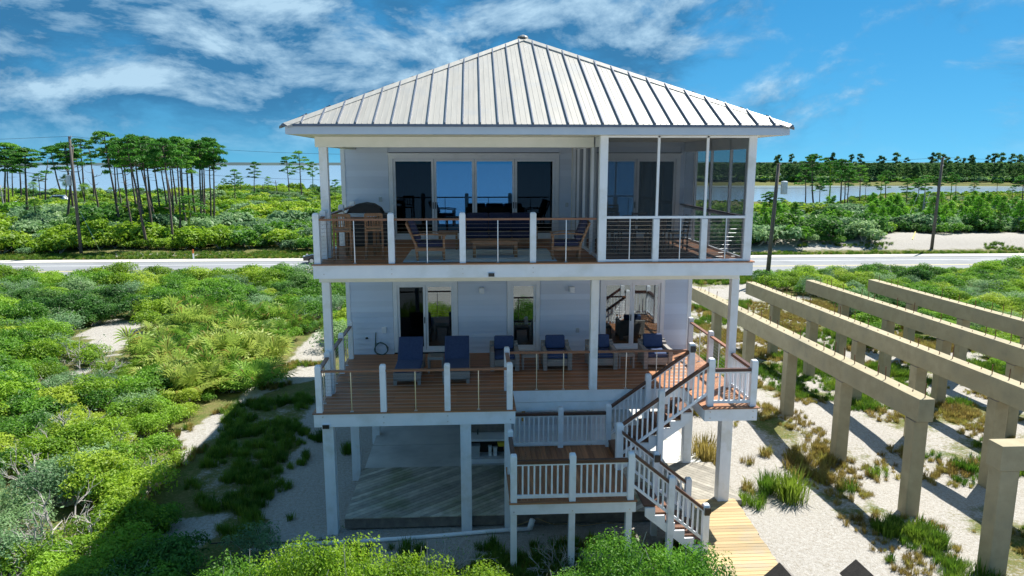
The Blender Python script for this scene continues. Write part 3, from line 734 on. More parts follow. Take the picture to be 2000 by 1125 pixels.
def flight(x0, z0, x1, z1, y0, y1, n, par):
    """treads and stringers from (x0, z0) up to (x1, z1) between y0 and y1"""
    rise = (z1 - z0) / n; run = (x1 - x0) / n
    for i in range(1, n):
        xa = x0 + run * (i - 1); xb = x0 + run * i; lo_, hi_ = min(xa, xb), max(xa, xb)
        zt = z0 + rise * i
        piece('tread', lo_ - .02, hi_ + .02, y0 + .05, y1 - .05, zt - .045, zt, 'tread_wood', par)
        xr = xa if run > 0 else xa
        piece('riser', xr - .01, xr + .01, y0 + .07, y1 - .07, zt - rise, zt - .046, 'tread_wood', par)
    for yy in (y0, y1):
        b = MB(); P = [(x0, z0), (x0, z0 + .02)]
        for i in range(n - 1):
            P += [(x0 + run * i, z0 + rise * (i + 1) - .048), (x0 + run * (i + 1), z0 + rise * (i + 1) - .048)]
        P += [(x1, z1 - .05), (x1, z1 - .36), (x0 + run * 1.1, z0)]
        # build as stacked blocks per step so the saw-tooth is real
        for i in range(n - 1):
            xa = x0 + run * i; xb = xa + run; zt = z0 + rise * (i + 1) - .048; slope = rise / run
            za = z0 + rise * i - .25; zb = za + rise
            if run > 0: b.hexa([(xa, yy - .025, max(za, z0 - .35)), (xb, yy - .025, max(zb, z0 - .35)), (xb, yy + .025, max(zb, z0 - .35)), (xa, yy + .025, max(za, z0 - .35)), (xa, yy - .025, zt), (xb, yy - .025, zt), (xb, yy + .025, zt), (xa, yy + .025, zt)])
            else: b.hexa([(xb, yy - .025, zb), (xa, yy - .025, za), (xa, yy + .025, za), (xb, yy + .025, zb), (xb, yy - .025, zt), (xa, yy - .025, zt), (xa, yy + .025, zt), (xb, yy + .025, zt)])
        b.build('stringer', 'white', par)
XU0, XU1 = 3.60, 5.76
flight(XU0, ZL, XU1, LF, 16.98, 18.16, 8, st)
XD1 = 5.30; ZB = .34
flight(XD1, ZB, LB, ZL, 15.06, 16.36, 7, st)
# mid landing
b = MB(); b.box(LA, LB, LFY, LFY + .05, ZL - .29, ZL - .032); b.box(LA, LA + .05, LFY + .051, LBY, ZL - .29, ZL - .032); b.box(LB - .05, LB, LFY + .051, LBY, ZL - .29, ZL - .032); b.box(LA + .052, LB - .052, LFY + .06, LBY, ZL - .24, ZL - .06)
ml = b.build('landing', 'white', house)
boards_y(ml, LA - .02, LB + .02, LFY + .10, LBY, ZL); boards_x(ml, LA - .03, LB + .03, LFY - .035, LFY + .098, ZL, wd=.133)
for xx in (.84, 2.18, 3.50):
    b = MB(); b.tube([(xx, LFY - .012, ZL - .22), (xx, LFY + .01, ZL - .22)], .016, 8); b.build('bolt', 'steel', ml)
for xx, yy in ((.84, LFY + .12), (2.18, LFY + .12), (3.50, LFY + .12), (1.95, 17.2), (3.35, 17.2), (1.0, 18.1)): pillar(xx, yy, -.2, ZL - .29, .145)
nz_ = ZL + 1.14
for xx, yy in ((.84, LFY + .08), (2.18, LFY + .08), (3.52, LFY + .08), (2.28, LBY - .08), (.84, 16.55)): newel(xx, yy, ZL, nz_, st)
newel(3.58, LBY - .08, ZL, nz_ + .05, st)
newel(3.58, 16.66, ZL, ZL + 1.22, st, .17)
f0 = LFY + .08
white_rail((.91, f0, ZL), (2.11, f0, ZL), st, n=9); white_rail((2.25, f0, ZL), (3.45, f0, ZL), st, n=9)
white_rail((.84, f0 + .07, ZL), (.84, 16.48, ZL), st); white_rail((.91, LBY - .08, ZL), (2.21, LBY - .08, ZL), st, n=10); white_rail((2.35, LBY - .08, ZL), (3.51, LBY - .08, ZL), st, n=9)
# upper flight rails
newel(5.90, 16.86, LF, LF + 1.24, st, .155); newel(5.82, 18.24, LF, LF + 1.28, st, .155, light=True)
dz = (LF - ZL) / (XU1 - XU0)
for yy in (16.86, 18.24):
    xm = 4.66
    a = Vector((3.62 + (.06 if yy < 17 else .05), yy, ZL + .20)); m_ = Vector((xm, yy, ZL + .20 + dz * (xm - 3.67))); c = Vector((5.83 if yy < 17 else 5.75, yy, 0)); c.z = ZL + .20 + dz * (c.x - 3.67)
    white_rail(a, m_ - Vector((.07, 0, .07 * dz)), st, h=.92); white_rail(m_ + Vector((.07, 0, .07 * dz)), c, st, h=.92)
    newel(xm, yy, m_.z - .25 - (.9 if yy < 17 else 0), m_.z + 1.08, st)
# top landing rails
newel(6.97, 16.80, LF, LF + 1.20, st, .155)
white_rail((5.98, 16.80, LF), (6.89, 16.80, LF), st, n=7); white_rail((6.97, 16.88, LF), (6.95, 18.22, LF), st, n=11)
# lower flight rails
dz = (ZB - ZL) / (XD1 - LB)
for yy in (LFY + .08, 16.44):
    xm = 4.47; x0_ = 3.6; x1_ = 5.24
    z_ = lambda x: ZL + .16 + dz * (x - LB)
    white_rail((x0_, yy, z_(x0_)), (xm - .07, yy, z_(xm - .07)), st, h=.90); white_rail((xm + .07, yy, z_(xm + .07)), (x1_, yy, z_(x1_)), st, h=.90)
    newel(xm, yy, -.1, z_(xm) + 1.06, st, light=(yy > 16)); newel(x1_ + .07, yy, -.1, z_(x1_) + .98, st, light=(yy < 16))

# --- small fittings on the wall
def fitting(name, x0, x1, z0, z1, m_, dp=.03): 
    b = MB(); b.box(x0, x1, WY - .025 - dp, WY - .022, z0, z1); return b.build(name, m_, house, bevel=.004)
fitting('outlet', -2.93, -2.84, UF + 1.17, UF + 1.31, 'plastic_grey', .04); fitting('outlet', 2.86, 2.95, UF + 1.0, UF + 1.12, 'plastic_grey', .04)
fitting('outlet', -2.96, -2.82, LF + .70, LF + .9, 'white', .04); fitting('outlet', 3.26, 3.36, LF + .64, LF + .78, 'plastic_grey', .04)
for xx in (.22, 3.09):
    b = MB(); b.box(xx - .08, xx + .08, WY - .26, WY - .03, 5.24, 5.42); b.build('wall_light', 'white', house, bevel=.02)
b = MB(); b.lathe([(.045, 0), (.05, .02), (.03, .05)], (-3.45, WY - .06, LF + .52), 10); b.build('hose_bib', 'black', house)

# ================================================================== THINGS ON AND AROUND THE HOUSE
def cushion(b, x0, x1, y0, y1, z0, z1, r=.04):
    """pillow-edged block"""
    xs_ = (x0, x0 + r, x1 - r, x1); ys_ = (y0, y0 + r, y1 - r, y1)
    n = len(b.v); zz = [z0, z0 + r * .6, z1 - r * .6, z1]
    ring = lambda i: [(x0 + i, y0 + i), (x1 - i, y0 + i), (x1 - i, y1 - i), (x0 + i, y1 - i)]
    for z, i in zip(zz, (r * .7, 0, 0, r * .7)): b.v += [(px_, py_, z) for px_, py_ in ring(i)]
    for k in range(3):
        for j in range(4): b.f.append((n + k * 4 + j, n + k * 4 + (j + 1) % 4, n + k * 4 + 4 + (j + 1) % 4, n + k * 4 + 4 + j)); b.mi.append(b.m)
    b.f.append((n + 12, n + 13, n + 14, n + 15)); b.f.append((n + 3, n + 2, n + 1, n)); b.mi += [b.m, b.m]
def rotb(b, k, ang, axis, c):
    m_ = Matrix.Rotation(ang, 4, axis); c = Vector(c)
    for i in range(k, len(b.v)): b.v[i] = tuple(m_ @ (Vector(b.v[i]) - c) + c)

# --- lower deck: chaises, armchairs, side tables
def chaise(x, y, label):
    t = thing('chaise_lounge', label, 'chaise lounge', (x, y, LF), 'chaise lounges on the lower deck'); ORG[t.name] = Vector((0, 0, 0)); k0 = t
    b = MB(); b.box(-.38, .38, 0, .06, .12, .34); b.box(-.38, -.32, .06, 1.9, .16, .34); b.box(.32, .38, .06, 1.9, .16, .34); b.box(-.38, .38, 1.9, 1.96, .16, .34); b.box(-.32, .32, .06, 1.9, .27, .31); b.build('frame', 'wicker', t, bevel=.01)
    for sx in (-.33, .33):
        for yy in (.05, 1.85): b = MB(); b.box(sx - .045, sx + .045, yy - .05, yy + .05, 0, .16); b.build('leg', 'wicker', t)
    b = MB(); cushion(b, -.36, .36, .02, 1.05, .342, .44); b.build('seat_cushion', 'navy', t, bevel=.01)
    b = MB(); k = len(b.v); cushion(b, -.36, .36, 1.05, 1.86, .345, .45); rotb(b, k, R(46), 'X', (0, 1.05, .36)); b.build('back_cushion', 'navy', t, bevel=.01)
    b = MB(); k = len(b.v); b.box(-.32, .32, 1.06, 1.88, .29, .325); rotb(b, k, R(46), 'X', (0, 1.05, .32)); b.build('back_frame', 'wicker', t)
    ORG[t.name] = Vector((x, y, LF)); return t
chaise(-1.89, 18.95, 'navy cushioned chaise lounge in front of the left sliding door'); chaise(-.54, 19.0, 'navy cushioned chaise lounge between the slatted side table and an armchair')
def armchair(x, y, label):
    t = thing('armchair', label, 'armchair', (x, y, LF), 'navy armchairs on the lower deck'); ORG[t.name] = Vector((0, 0, 0))
    b = MB(); b.box(-.30, .30, .02, .80, .14, .34); b.build('base', 'wicker', t, bevel=.01)
    for sx in (-1, 1):
        b = MB(); xa, xb = sorted((sx * .305, sx * .43)); b.box(xa, xb, 0, .12, 0, .60); b.box(xa, xb, .12, .72, .10, .58); b.box(xa, xb, .72, .84, 0, .66); b.build('arm', 'wicker', t, bevel=.012)
    b = MB(); k = 0; b.box(-.42, .42, .80, .87, .2, .72); rotb(b, k, R(-8), 'X', (0, .8, .3)); b.build('back', 'wicker', t, bevel=.01)
    b = MB(); cushion(b, -.295, .295, .03, .72, .345, .48, .05); b.build('seat_cushion', 'navy', t, bevel=.012)
    b = MB(); cushion(b, -.29, .29, .66, .80, .485, .90, .05); rotb(b, 0, R(-10), 'X', (0, .73, .48)); b.build('back_cushion', 'navy', t, bevel=.012)
    ORG[t.name] = Vector((x, y, LF)); return t
for x, l in ((.86, 'grey wicker armchair with navy cushions left of the narrow glass door'), (2.42, 'grey wicker armchair with navy cushions right of the narrow glass door'),
             (3.78, 'navy cushioned wicker armchair behind the middle white column'), (5.42, 'navy cushioned wicker armchair farthest along the row, near the stair head')): armchair(x, 20.1, l)
def side_table(x, y, z, wd, h, label, m_='wicker', slat=True):
    t = thing('side_table', label, 'side table', (x, y, z), 'side tables on the decks'); ORG[t.name] = Vector((0, 0, 0))
    b = MB(); a = wd / 2
    b.box(-a, a, -a, -a + .05, h - .08, h); b.box(-a, a, a - .05, a, h - .08, h); b.box(-a, -a + .05, -a + .05, a - .05, h - .08, h); b.box(a - .05, a, -a + .05, a - .05, h - .08, h); b.build('top_frame', m_, t)
    n = 7
    for i in range(n):
        q = (wd - .1) / n; piece('slat', -a + .05 + i * q + .008, -a + .05 + (i + 1) * q - .008, -a + .05, a - .05, h - .03, h - .006, m_, t)
    for sx in (-1, 1):
        for sy in (-1, 1): piece('leg', sx * (a - .03) - .025, sx * (a - .03) + .025, sy * (a - .03) - .025, sy * (a - .03) + .025, 0, h - .08, m_, t)
    ORG[t.name] = Vector((x, y, z)); return t
side_table(-1.16, 20.25, LF, .46, .48, 'small slatted grey side table between the two chaise lounges')
side_table(1.63, 20.5, LF, .50, .44, 'small slatted grey side table in front of the narrow glass door')
side_table(4.5, 20.45, LF, .48, .44, 'small slatted grey side table beside the right lower sliding door')
# coiled hose
b = MB(); P = [(-3.16, WY - .07, LF + .72), (-3.18, WY - .08, LF + .4)]
for k in range(40):
    a = k * .5; P.append((-3.0 + (.19 + .012 * (k % 4)) * math.cos(a + 3.0), WY - .09 - .012 * (k % 5), LF + .20 + (.19 + .01 * (k % 3)) * math.sin(a + 3.0)))
b.tube(P, .018, 6); tag(b.build('garden_hose', 'hose', smooth=True), 'coiled dark garden hose hanging on the lower wall', 'hose')

# --- upper deck furniture
def bar_chair(x, y, rz, label):
    t = thing('bar_chair', label, 'chair', (x, y, UF), 'bar chairs at the high table', rz); ORG[t.name] = Vector((0, 0, 0))
    for sx in (-1, 1):
        b = MB(); b.bar((sx * .21, -.21, 0), (sx * .20, -.18, .70), .045, .045, up=(0, 1, 0)); b.bar((sx * .20, -.18, .70), (sx * .20, -.24, 1.13), .042, .042, up=(0, 1, 0)); b.build('leg', 'teak', t)
        b = MB(); b.bar((sx * .20, .20, 0), (sx * .19, .19, .72), .045, .045, up=(0, 1, 0)); b.build('leg', 'teak', t)
        b = MB(); b.bar((sx * .20, -.2, .95), (sx * .2, .16, .93), .05, .03); b.build('arm', 'teak', t)
    b = MB(); b.box(-.22, .22, -.2, .22, .70, .74); b.build('seat', 'teak', t)
    b = MB(); b.box(-.2, .2, .165, .195, .28, .32); b.build('footrest', 'teak', t)
    b = MB(); b.bar((-.2, -.24, 1.11), (.2, -.24, 1.11), .035, .07); b.build('back_rail', 'teak', t); b = MB(); b.bar((-.2, -.19, .80), (.2, -.19, .80), .03, .05); b.build('back_rail', 'teak', t)
    for k in range(6):
        xx = -.155 + k * .062; b = MB(); b.bar((xx, -.193, .82), (xx, -.238, 1.08), .026, .014, up=(0, 1, 0)); b.build('slat', 'teak', t)
    ORG[t.name] = Vector((x, y, UF))
bar_chair(-3.20, 17.55, 0, 'slatted teak bar chair at the high table, on the side by the corner post'); bar_chair(-2.48, 17.75, .1, 'slatted teak bar chair at the high table, on the side by the lounge chairs')
t = thing('bar_table', 'high teak table with pale grey top in front of the covered grill', 'table', (-2.9, 18.6, UF)); ORG[t.name] = Vector((0, 0, 0))
b = MB(); b.box(-.42, .42, -.42, .42, 1.0, 1.04); b.build('table_top', 'table_top', t, bevel=.008)
b = MB(); b.box(-.38, .38, -.38, .38, .92, .998); b.build('apron', 'teak', t)
for sx in (-1, 1):
    for sy in (-1, 1): piece('leg', sx * .35 - .035, sx * .35 + .035, sy * .35 - .035, sy * .35 + .035, 0, .918, 'teak', t)
ORG[t.name] = Vector((-2.9, 18.6, UF))
t = thing('grill', 'large barbecue grill under a fitted black cover by the upper wall', 'grill', (-3.1, 20.6, UF)); ORG[t.name] = Vector((0, 0, 0))
b = MB()
prof = [(-.80, .02), (-.80, .90), (-.50, .93), (-.42, 1.08), (-.22, 1.20), (0, 1.235), (.22, 1.20), (.42, 1.08), (.50, .93), (.74, .90), (.74, .02)]
for (a, za), (c, zc) in zip(prof, prof[1:]):
    b.quad((a, -.32, za), (c, -.32, zc), (c, .32, zc), (a, .32, za))
n = len(b.v)
for y, o_ in ((-.32, 1), (.32, -1)): b.quad(*[(p[0], y, p[1]) for p in (prof if o_ < 0 else prof[::-1])])
b.build('cover', 'grill_cover', t)
for sx in (-.6, .55):
    b = MB(); b.tube([(sx, -.2, .05), (sx + .06, -.2, .05)], .05, 10); b.build('wheel', 'tyre', t)
ORG[t.name] = Vector((-3.1, 20.6, UF))
def lounge(x, y, rz, label):
    """low teak lounge chair facing +x with dark cushions"""
    t = thing('lounge_chair', label, 'chair', (x, y, UF), 'teak lounge chairs on the upper deck', rz); ORG[t.name] = Vector((0, 0, 0))
    for sy in (-1, 1):
        yy = sy * .33
        b = MB(); b.bar((.34, yy, 0), (.34, yy, .60), .055, .055, up=(0, 1, 0)); b.build('leg', 'teak', t)
        b = MB(); b.bar((-.30, yy, 0), (-.34, yy, .40), .055, .055, up=(0, 1, 0)); b.bar((-.34, yy, .40), (-.56, yy, .92), .05, .055, up=(0, 1, 0)); b.build('leg', 'teak', t)
        b = MB(); P = [(-.44, yy, .63), (-.2, yy, .655), (.1, yy, .655), (.40, yy, .615)]
        for p, q in zip(P, P[1:]): b.bar(p, q, .075, .03)
        b.build('arm', 'teak', t)
        b = MB(); b.box(-.32, .34, yy - .02, yy + .02, .25, .32); b.build('side_rail', 'teak', t)
    b = MB(); b.box(.31, .355, -.31, .31, .24, .34); b.build('front_rail', 'teak', t)
    for k in range(5): b = MB(); q = k / 4; b.box(-.36 - .2 * q - .012, -.36 - .2 * q + .012, -.31, .31, .44 + .46 * q - .03, .44 + .46 * q + .03); b.build('slat', 'teak', t)
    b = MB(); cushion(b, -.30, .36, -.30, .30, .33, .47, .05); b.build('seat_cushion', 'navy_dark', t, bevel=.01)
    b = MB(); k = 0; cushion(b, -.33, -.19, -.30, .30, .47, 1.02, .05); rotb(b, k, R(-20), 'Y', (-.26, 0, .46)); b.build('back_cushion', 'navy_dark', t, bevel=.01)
    ORG[t.name] = Vector((x, y, UF))
lounge(-1.10, 17.50, R(4), 'teak lounge chair with dark cushions, facing the coffee table from the grill side')
lounge(2.28, 17.50, R(176), 'teak lounge chair with dark cushions, backed against the porch partition')
t = thing('coffee_table', 'low rectangular teak coffee table standing on the pale rug', 'table', (.52, 17.95, UF)); ORG[t.name] = Vector((0, 0, 0))
for k in range(6): piece('slat', -.60, .60, -.33 + k * .11 + .004, -.33 + (k + 1) * .11 - .004, .40, .43, 'teak', t)
b = MB(); b.box(-.56, .56, -.30, -.27, .32, .398); b.box(-.56, .56, .27, .30, .32, .398); b.box(-.56, -.53, -.27, .27, .32, .398); b.box(.53, .56, -.27, .27, .32, .398); b.build('apron', 'teak', t)
for sx in (-1, 1):
    for sy in (-1, 1): piece('leg', sx * .52 - .04, sx * .52 + .04, sy * .26 - .04, sy * .26 + .04, 0, .318, 'teak', t)
ORG[t.name] = Vector((.52, 17.95, UF))
t = thing('sofa', 'long teak sofa with dark navy cushions behind the coffee table', 'sofa', (.72, 19.7, UF)); ORG[t.name] = Vector((0, 0, 0))
b = MB(); b.box(-.95, .95, -.38, .34, .22, .32); b.build('seat_frame', 'teak', t)
for sx in (-1, 1):
    b = MB(); b.box(sx * .98 - .035, sx * .98 + .035, -.38, -.31, 0, .58); b.box(sx * .98 - .035, sx * .98 + .035, .30, .37, 0, .85); b.box(sx * .98 - .045, sx * .98 + .045, -.4, .32, .58, .62); b.build('arm', 'teak', t)
b = MB(); b.box(-.95, .95, .33, .37, .4, .86); b.build('back', 'teak', t)
for k in range(3):
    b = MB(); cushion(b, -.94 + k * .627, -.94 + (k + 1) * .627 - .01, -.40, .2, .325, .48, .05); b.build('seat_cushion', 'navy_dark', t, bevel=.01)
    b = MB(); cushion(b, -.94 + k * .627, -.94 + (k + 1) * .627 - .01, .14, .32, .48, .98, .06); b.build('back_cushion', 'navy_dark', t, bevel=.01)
ORG[t.name] = Vector((.72, 19.7, UF))
side_table(-.72, 19.6, UF, .52, .5, 'low teak side table between the sofa and the lounge chair', 'teak')
b = MB(); b.box(-1.72, 2.0, 16.98, 19.5, UF + .003, UF + .014); tag(b.build('rug', 'rug'), 'pale blue outdoor rug under the coffee table', 'rug')
# porch: dark dining set behind the screens
t = thing('dining_table', 'dark dining table inside the screened porch', 'table', (4.35, 19.2, UF)); ORG[t.name] = Vector((0, 0, 0))
b = MB(); b.box(-.75, .75, -.48, .48, .71, .75); b.build('table_top', 'cap_wood', t)
for sx in (-1, 1):
    for sy in (-1, 1): piece('leg', sx * .66 - .04, sx * .66 + .04, sy * .4 - .04, sy * .4 + .04, 0, .71, 'cap_wood', t)
ORG[t.name] = Vector((4.35, 19.2, UF))
def dining_chair(x, y, rz, label):
    t = thing('dining_chair', label, 'chair', (x, y, UF), 'dark dining chairs in the porch', rz); ORG[t.name] = Vector((0, 0, 0))
    for sx in (-1, 1):
        b = MB(); b.bar((sx * .2, -.2, 0), (sx * .2, -.2, .45), .04, .04, up=(0, 1, 0)); b.bar((sx * .2, -.2, .45), (sx * .2, -.26, .95), .04, .04, up=(0, 1, 0)); b.build('leg', 'cap_wood', t)
        b = MB(); b.bar((sx * .2, .2, 0), (sx * .2, .2, .44), .04, .04, up=(0, 1, 0)); b.build('leg', 'cap_wood', t)
    b = MB(); b.box(-.22, .22, -.2, .22, .44, .48); b.build('seat', 'cap_wood', t)
    for k in range(4): z = .58 + k * .10; b = MB(); b.box(-.19, .19, -.225 - k * .012, -.20 - k * .012, z, z + .06); b.build('slat', 'cap_wood', t)
    ORG[t.name] = Vector((x, y, UF))
for x, y, rz, l in ((3.95, 18.45, 0, 'dark dining chair with its back to the porch screen, nearest the partition'), (4.75, 18.45, .1, 'dark dining chair with its back to the porch screen, by the half post'), (3.95, 20.0, math.pi, 'dark dining chair on the door side of the porch table, by the partition'), (4.75, 20.0, math.pi, 'dark dining chair on the door side of the porch table, away from the partition'), (5.6, 19.2, R(90), 'dark dining chair at the sunlit end of the porch table')): dining_chair(x, y, rz, l)

# --- ground level: diagonal-board platform, workbench, pipe, walks
t = thing('platform', 'low weathered wooden platform of diagonal boards under the house', 'platform', (0, 18.5, 0)); ORG[t.name] = Vector((0, 0, 0)); t.location = (0, 0, 0)
PX0, PX1, PY0, PY1, PZt = -3.38, 5.6, 17.05, 20.05, .36
b = MB(); b.box(PX0, PX1, PY0, PY0 + .05, .06, PZt - .032); b.box(PX0, PX0 + .05, PY0 + .051, PY1, .06, PZt - .032); b.box(PX1 - .05, PX1, PY0 + .051, PY1, .06, PZt - .032); b.box(PX0 + .06, PX1 - .06, PY0 + .06, PY1, .02, PZt - .06); b.build('frame', 'old_wood', t)
dd = Vector((math.cos(R(38)), math.sin(R(38)), 0)); nn = Vector((-dd.y, dd.x, 0)); bw = .150
cor = [Vector((x, y, 0)) for x in (PX0, PX1) for y in (PY0 - .03, PY1)]
lo_ = min(c.dot(nn) for c in cor); hi_ = max(c.dot(nn) for c in cor)
def clip(poly, ax, lim, keep):
    out = []
    for p, q in zip(poly, poly[1:] + poly[:1]):
        ip = (p[ax] - lim) * keep >= 0; iq = (q[ax] - lim) * keep >= 0
        if ip: out.append(p)
        if ip != iq: out.append(p.lerp(q, (lim - p[ax]) / (q[ax] - p[ax])))
    return out
k = lo_
while k < hi_:
    poly = [nn * (k + .008) + dd * -40, nn * (k + .008) + dd * 40, nn * (k + bw - .008) + dd * 40, nn * (k + bw - .008) + dd * -40]
    for ax, lim, keep in ((0, PX0, 1), (0, PX1, -1), (1, PY0 - .03, 1), (1, PY1, -1)): poly = clip(poly, ax, lim, keep) if poly else poly
    if len(poly) >= 3:
        b = MB(); up = Vector((0, 0, PZt)); dn = Vector((0, 0, PZt - .03)); n = len(poly)
        b.quad(*[p + up for p in poly])
        for i in range(n): b.quad(poly[i] + dn, poly[(i + 1) % n] + dn, poly[(i + 1) % n] + up, poly[i] + up)
        b.build('board', 'grey_wood', t)
    k += bw
t = thing('workbench', 'low white outdoor workbench with bins and bottles under the house', 'workbench', (.25, 20.3, .30)); ORG[t.name] = Vector((0, 0, 0))
b = MB(); b.box(-.7, .75, 0, .6, .72, .78); b.build('bench_top', 'white', t); b = MB(); b.box(-.7, .75, .02, .6, 0, .14); b.build('plinth', 'white', t)
for sx in (-.68, .70): b = MB(); b.box(sx, sx + .04, .03, .58, .14, .72); b.build('side', 'old_wood', t)
b = MB(); b.box(-.64, .70, .56, .6, .14, .72); b.build('back', 'black', t)
b = MB(); b.box(-.7, .75, .58, .62, .78, 1.05); b.build('splashback', 'old_wood', t)
b = MB(); b.tube([(-.5, .4, .78), (-.5, .4, 1.02), (-.5, .25, 1.06), (-.5, .2, .98)], .02, 6); b.tube([(-.2, .42, .78), (-.2, .42, .95)], .02, 6); b.build('tap', 'black', t)
ORG[t.name] = Vector((.25, 20.3, .30))
def bin_(x, y, z, a, c, h, m_, name, label, cat):
    b = MB(); b.hexa([(x - a * .9, y - c * .9, z), (x + a * .9, y - c * .9, z), (x + a * .9, y + c * .9, z), (x - a * .9, y + c * .9, z), (x - a, y - c, z + h), (x + a, y - c, z + h), (x + a, y + c, z + h), (x - a, y + c, z + h)])
    b.box(x - a - .01, x + a + .01, y - c - .01, y + c + .01, z + h, z + h + .02)
    return tag(b.build(name, m_, bevel=.006), label, cat)
bin_(-.05, 20.6, .44, .16, .12, .34, 'plastic_grey', 'storage_bin', 'grey lidded bin on the lower shelf of the workbench', 'bin')
bin_(.42, 20.6, .44, .05, .05, .30, 'white', 'jug', 'slim white jug on the workbench shelf beside the grey bin', 'jug')
bin_(.58, 20.6, .44, .06, .06, .26, 'white', 'jug', 'squat white jug on the workbench shelf under the yellow box', 'jug')
bin_(.78, 20.35, .86, .13, .10, .10, 'yellow', 'tool_box', 'small yellow box at the end of the workbench', 'box')
P = [(-5.6, 16.1, .05), (-4.2, 16.35, .05), (-2.5, 16.45, .05), (-.8, 16.6, .05), (.3, 16.72, .06), (1.35, 16.78, .07)]
b = MB(); b.tube(P, .055, 8); b.tube([(1.35, 16.78, .07), (1.42, 16.78, .32)], .075, 8); tag(b.build('drain_pipe', 'white', smooth=True), 'long white plastic pipe lying on the sand before the platform', 'pipe')
b = MB(); P = [(.9 + k * .22, 16.9 + .06 * math.sin(k * 1.3), .08 + (.22 * math.exp(-((k - 3) / 1.3) ** 2))) for k in range(15)]; b.tube(P, .012, 5); tag(b.build('rope', 'new_wood'), 'thin tan rope draped along the foot of the platform', 'rope')
b = MB(); P = [(-6.6 + k * .25, 16.55 + .05 * math.sin(k * .7), .03) for k in range(13)]; b.tube(P, .014, 5); tag(b.build('cable', 'black'), 'thin black cable across the sand to the corner post', 'cable')
# boardwalk and the landing pad of grey boards
t = thing('boardwalk', 'pale new-plank boardwalk leading from the stair foot', 'boardwalk', (6, 15, 0)); ORG[t.name] = Vector((0, 0, 0)); t.location = (0, 0, 0)
y = 11.6
while y < 17.5:
    xr = 7.02 - (17.5 - y) * .055; xl = 5.36 - (17.5 - y) * .055
    o = piece('plank', 0, 1.62, y + .005, y + .138, .30, .336, 'new_wood', t); o.location.x = (xl + xr) / 2 + rng.uniform(-.02, .02); o.rotation_euler.z = rng.uniform(-.008, .008); y += .143
b = MB(); b.bar((5.3, 17.5, .22), (5.0, 11.6, .22), .05, .14); b.bar((6.9, 17.5, .22), (6.55, 11.6, .22), .05, .14); b.build('stringers', 'old_wood', t); tag(t.children[-1], kind='stuff')
t = thing('wood_pad', 'grey plank pad between the stair foot and the right columns', 'walkway', (6, 18.8, 0)); ORG[t.name] = Vector((0, 0, 0)); t.location = (0, 0, 0)
dd2 = Vector((math.cos(R(-48)), math.sin(R(-48)), 0)); nn2 = Vector((-dd2.y, dd2.x, 0))
k = -30.0
while k < 40:
    poly = [nn2 * (k + .004) + dd2 * -60, nn2 * (k + .004) + dd2 * 60, nn2 * (k + .141) + dd2 * 60, nn2 * (k + .141) + dd2 * -60]
    for ax, lim, keep in ((0, 5.64, 1), (0, 7.15, -1), (1, 17.52, 1), (1, 20.0, -1)): poly = clip(poly, ax, lim, keep) if poly else poly
    if len(poly) >= 3:
        b = MB(); up = Vector((0, 0, .33)); dn = Vector((0, 0, .2)); n = len(poly); b.quad(*[p + up for p in poly])
        for i in range(n): b.quad(poly[i] + dn, poly[(i + 1) % n] + dn, poly[(i + 1) % n] + up, poly[i] + up)
        b.build('plank', 'pad_wood', t)
    k += .145
# peaked handrail ends of the beach walk in the foreground
def hand_rail(x, y, label):
    t = thing('handrail', label, 'handrail', (x, y, 0), 'peaked handrails of the beach walk'); ORG[t.name] = Vector((0, 0, 0))
    b = MB(); b.box(-.05, .05, 0, .1, 0, 1.16); b.build('post', 'old_wood', t); b = MB(); b.box(.06, .16, -1.9, -1.8, 0, 1.16); b.build('post', 'old_wood', t)
    for s_ in (-1, 1):
        b = MB(); b.hexa([(s_ * .004, .16, 1.26), (s_ * .30, .16, .98), (s_ * .30 + .25, -4, .98), (s_ * .004 + .25, -4, 1.26), (s_ * .004, .16, 1.31), (s_ * .325, .16, 1.01), (s_ * .325 + .25, -4, 1.01), (s_ * .004 + .25, -4, 1.31)]); b.build('cap_board', 'old_wood' if s_ > 0 else 'shaded_wood', t)  # left board coloured near-black to imitate its shaded side
    b = MB(); b.box(-.02, .02, .02, .10, .9, 1.24); b.build('gable_block', 'old_wood', t)
    ORG[t.name] = Vector((x, y, 0))
hand_rail(6.13, 12.75, 'weathered peaked handrail end beside the plank boardwalk'); hand_rail(7.74, 12.78, 'weathered peaked handrail end standing in the sand and grass')

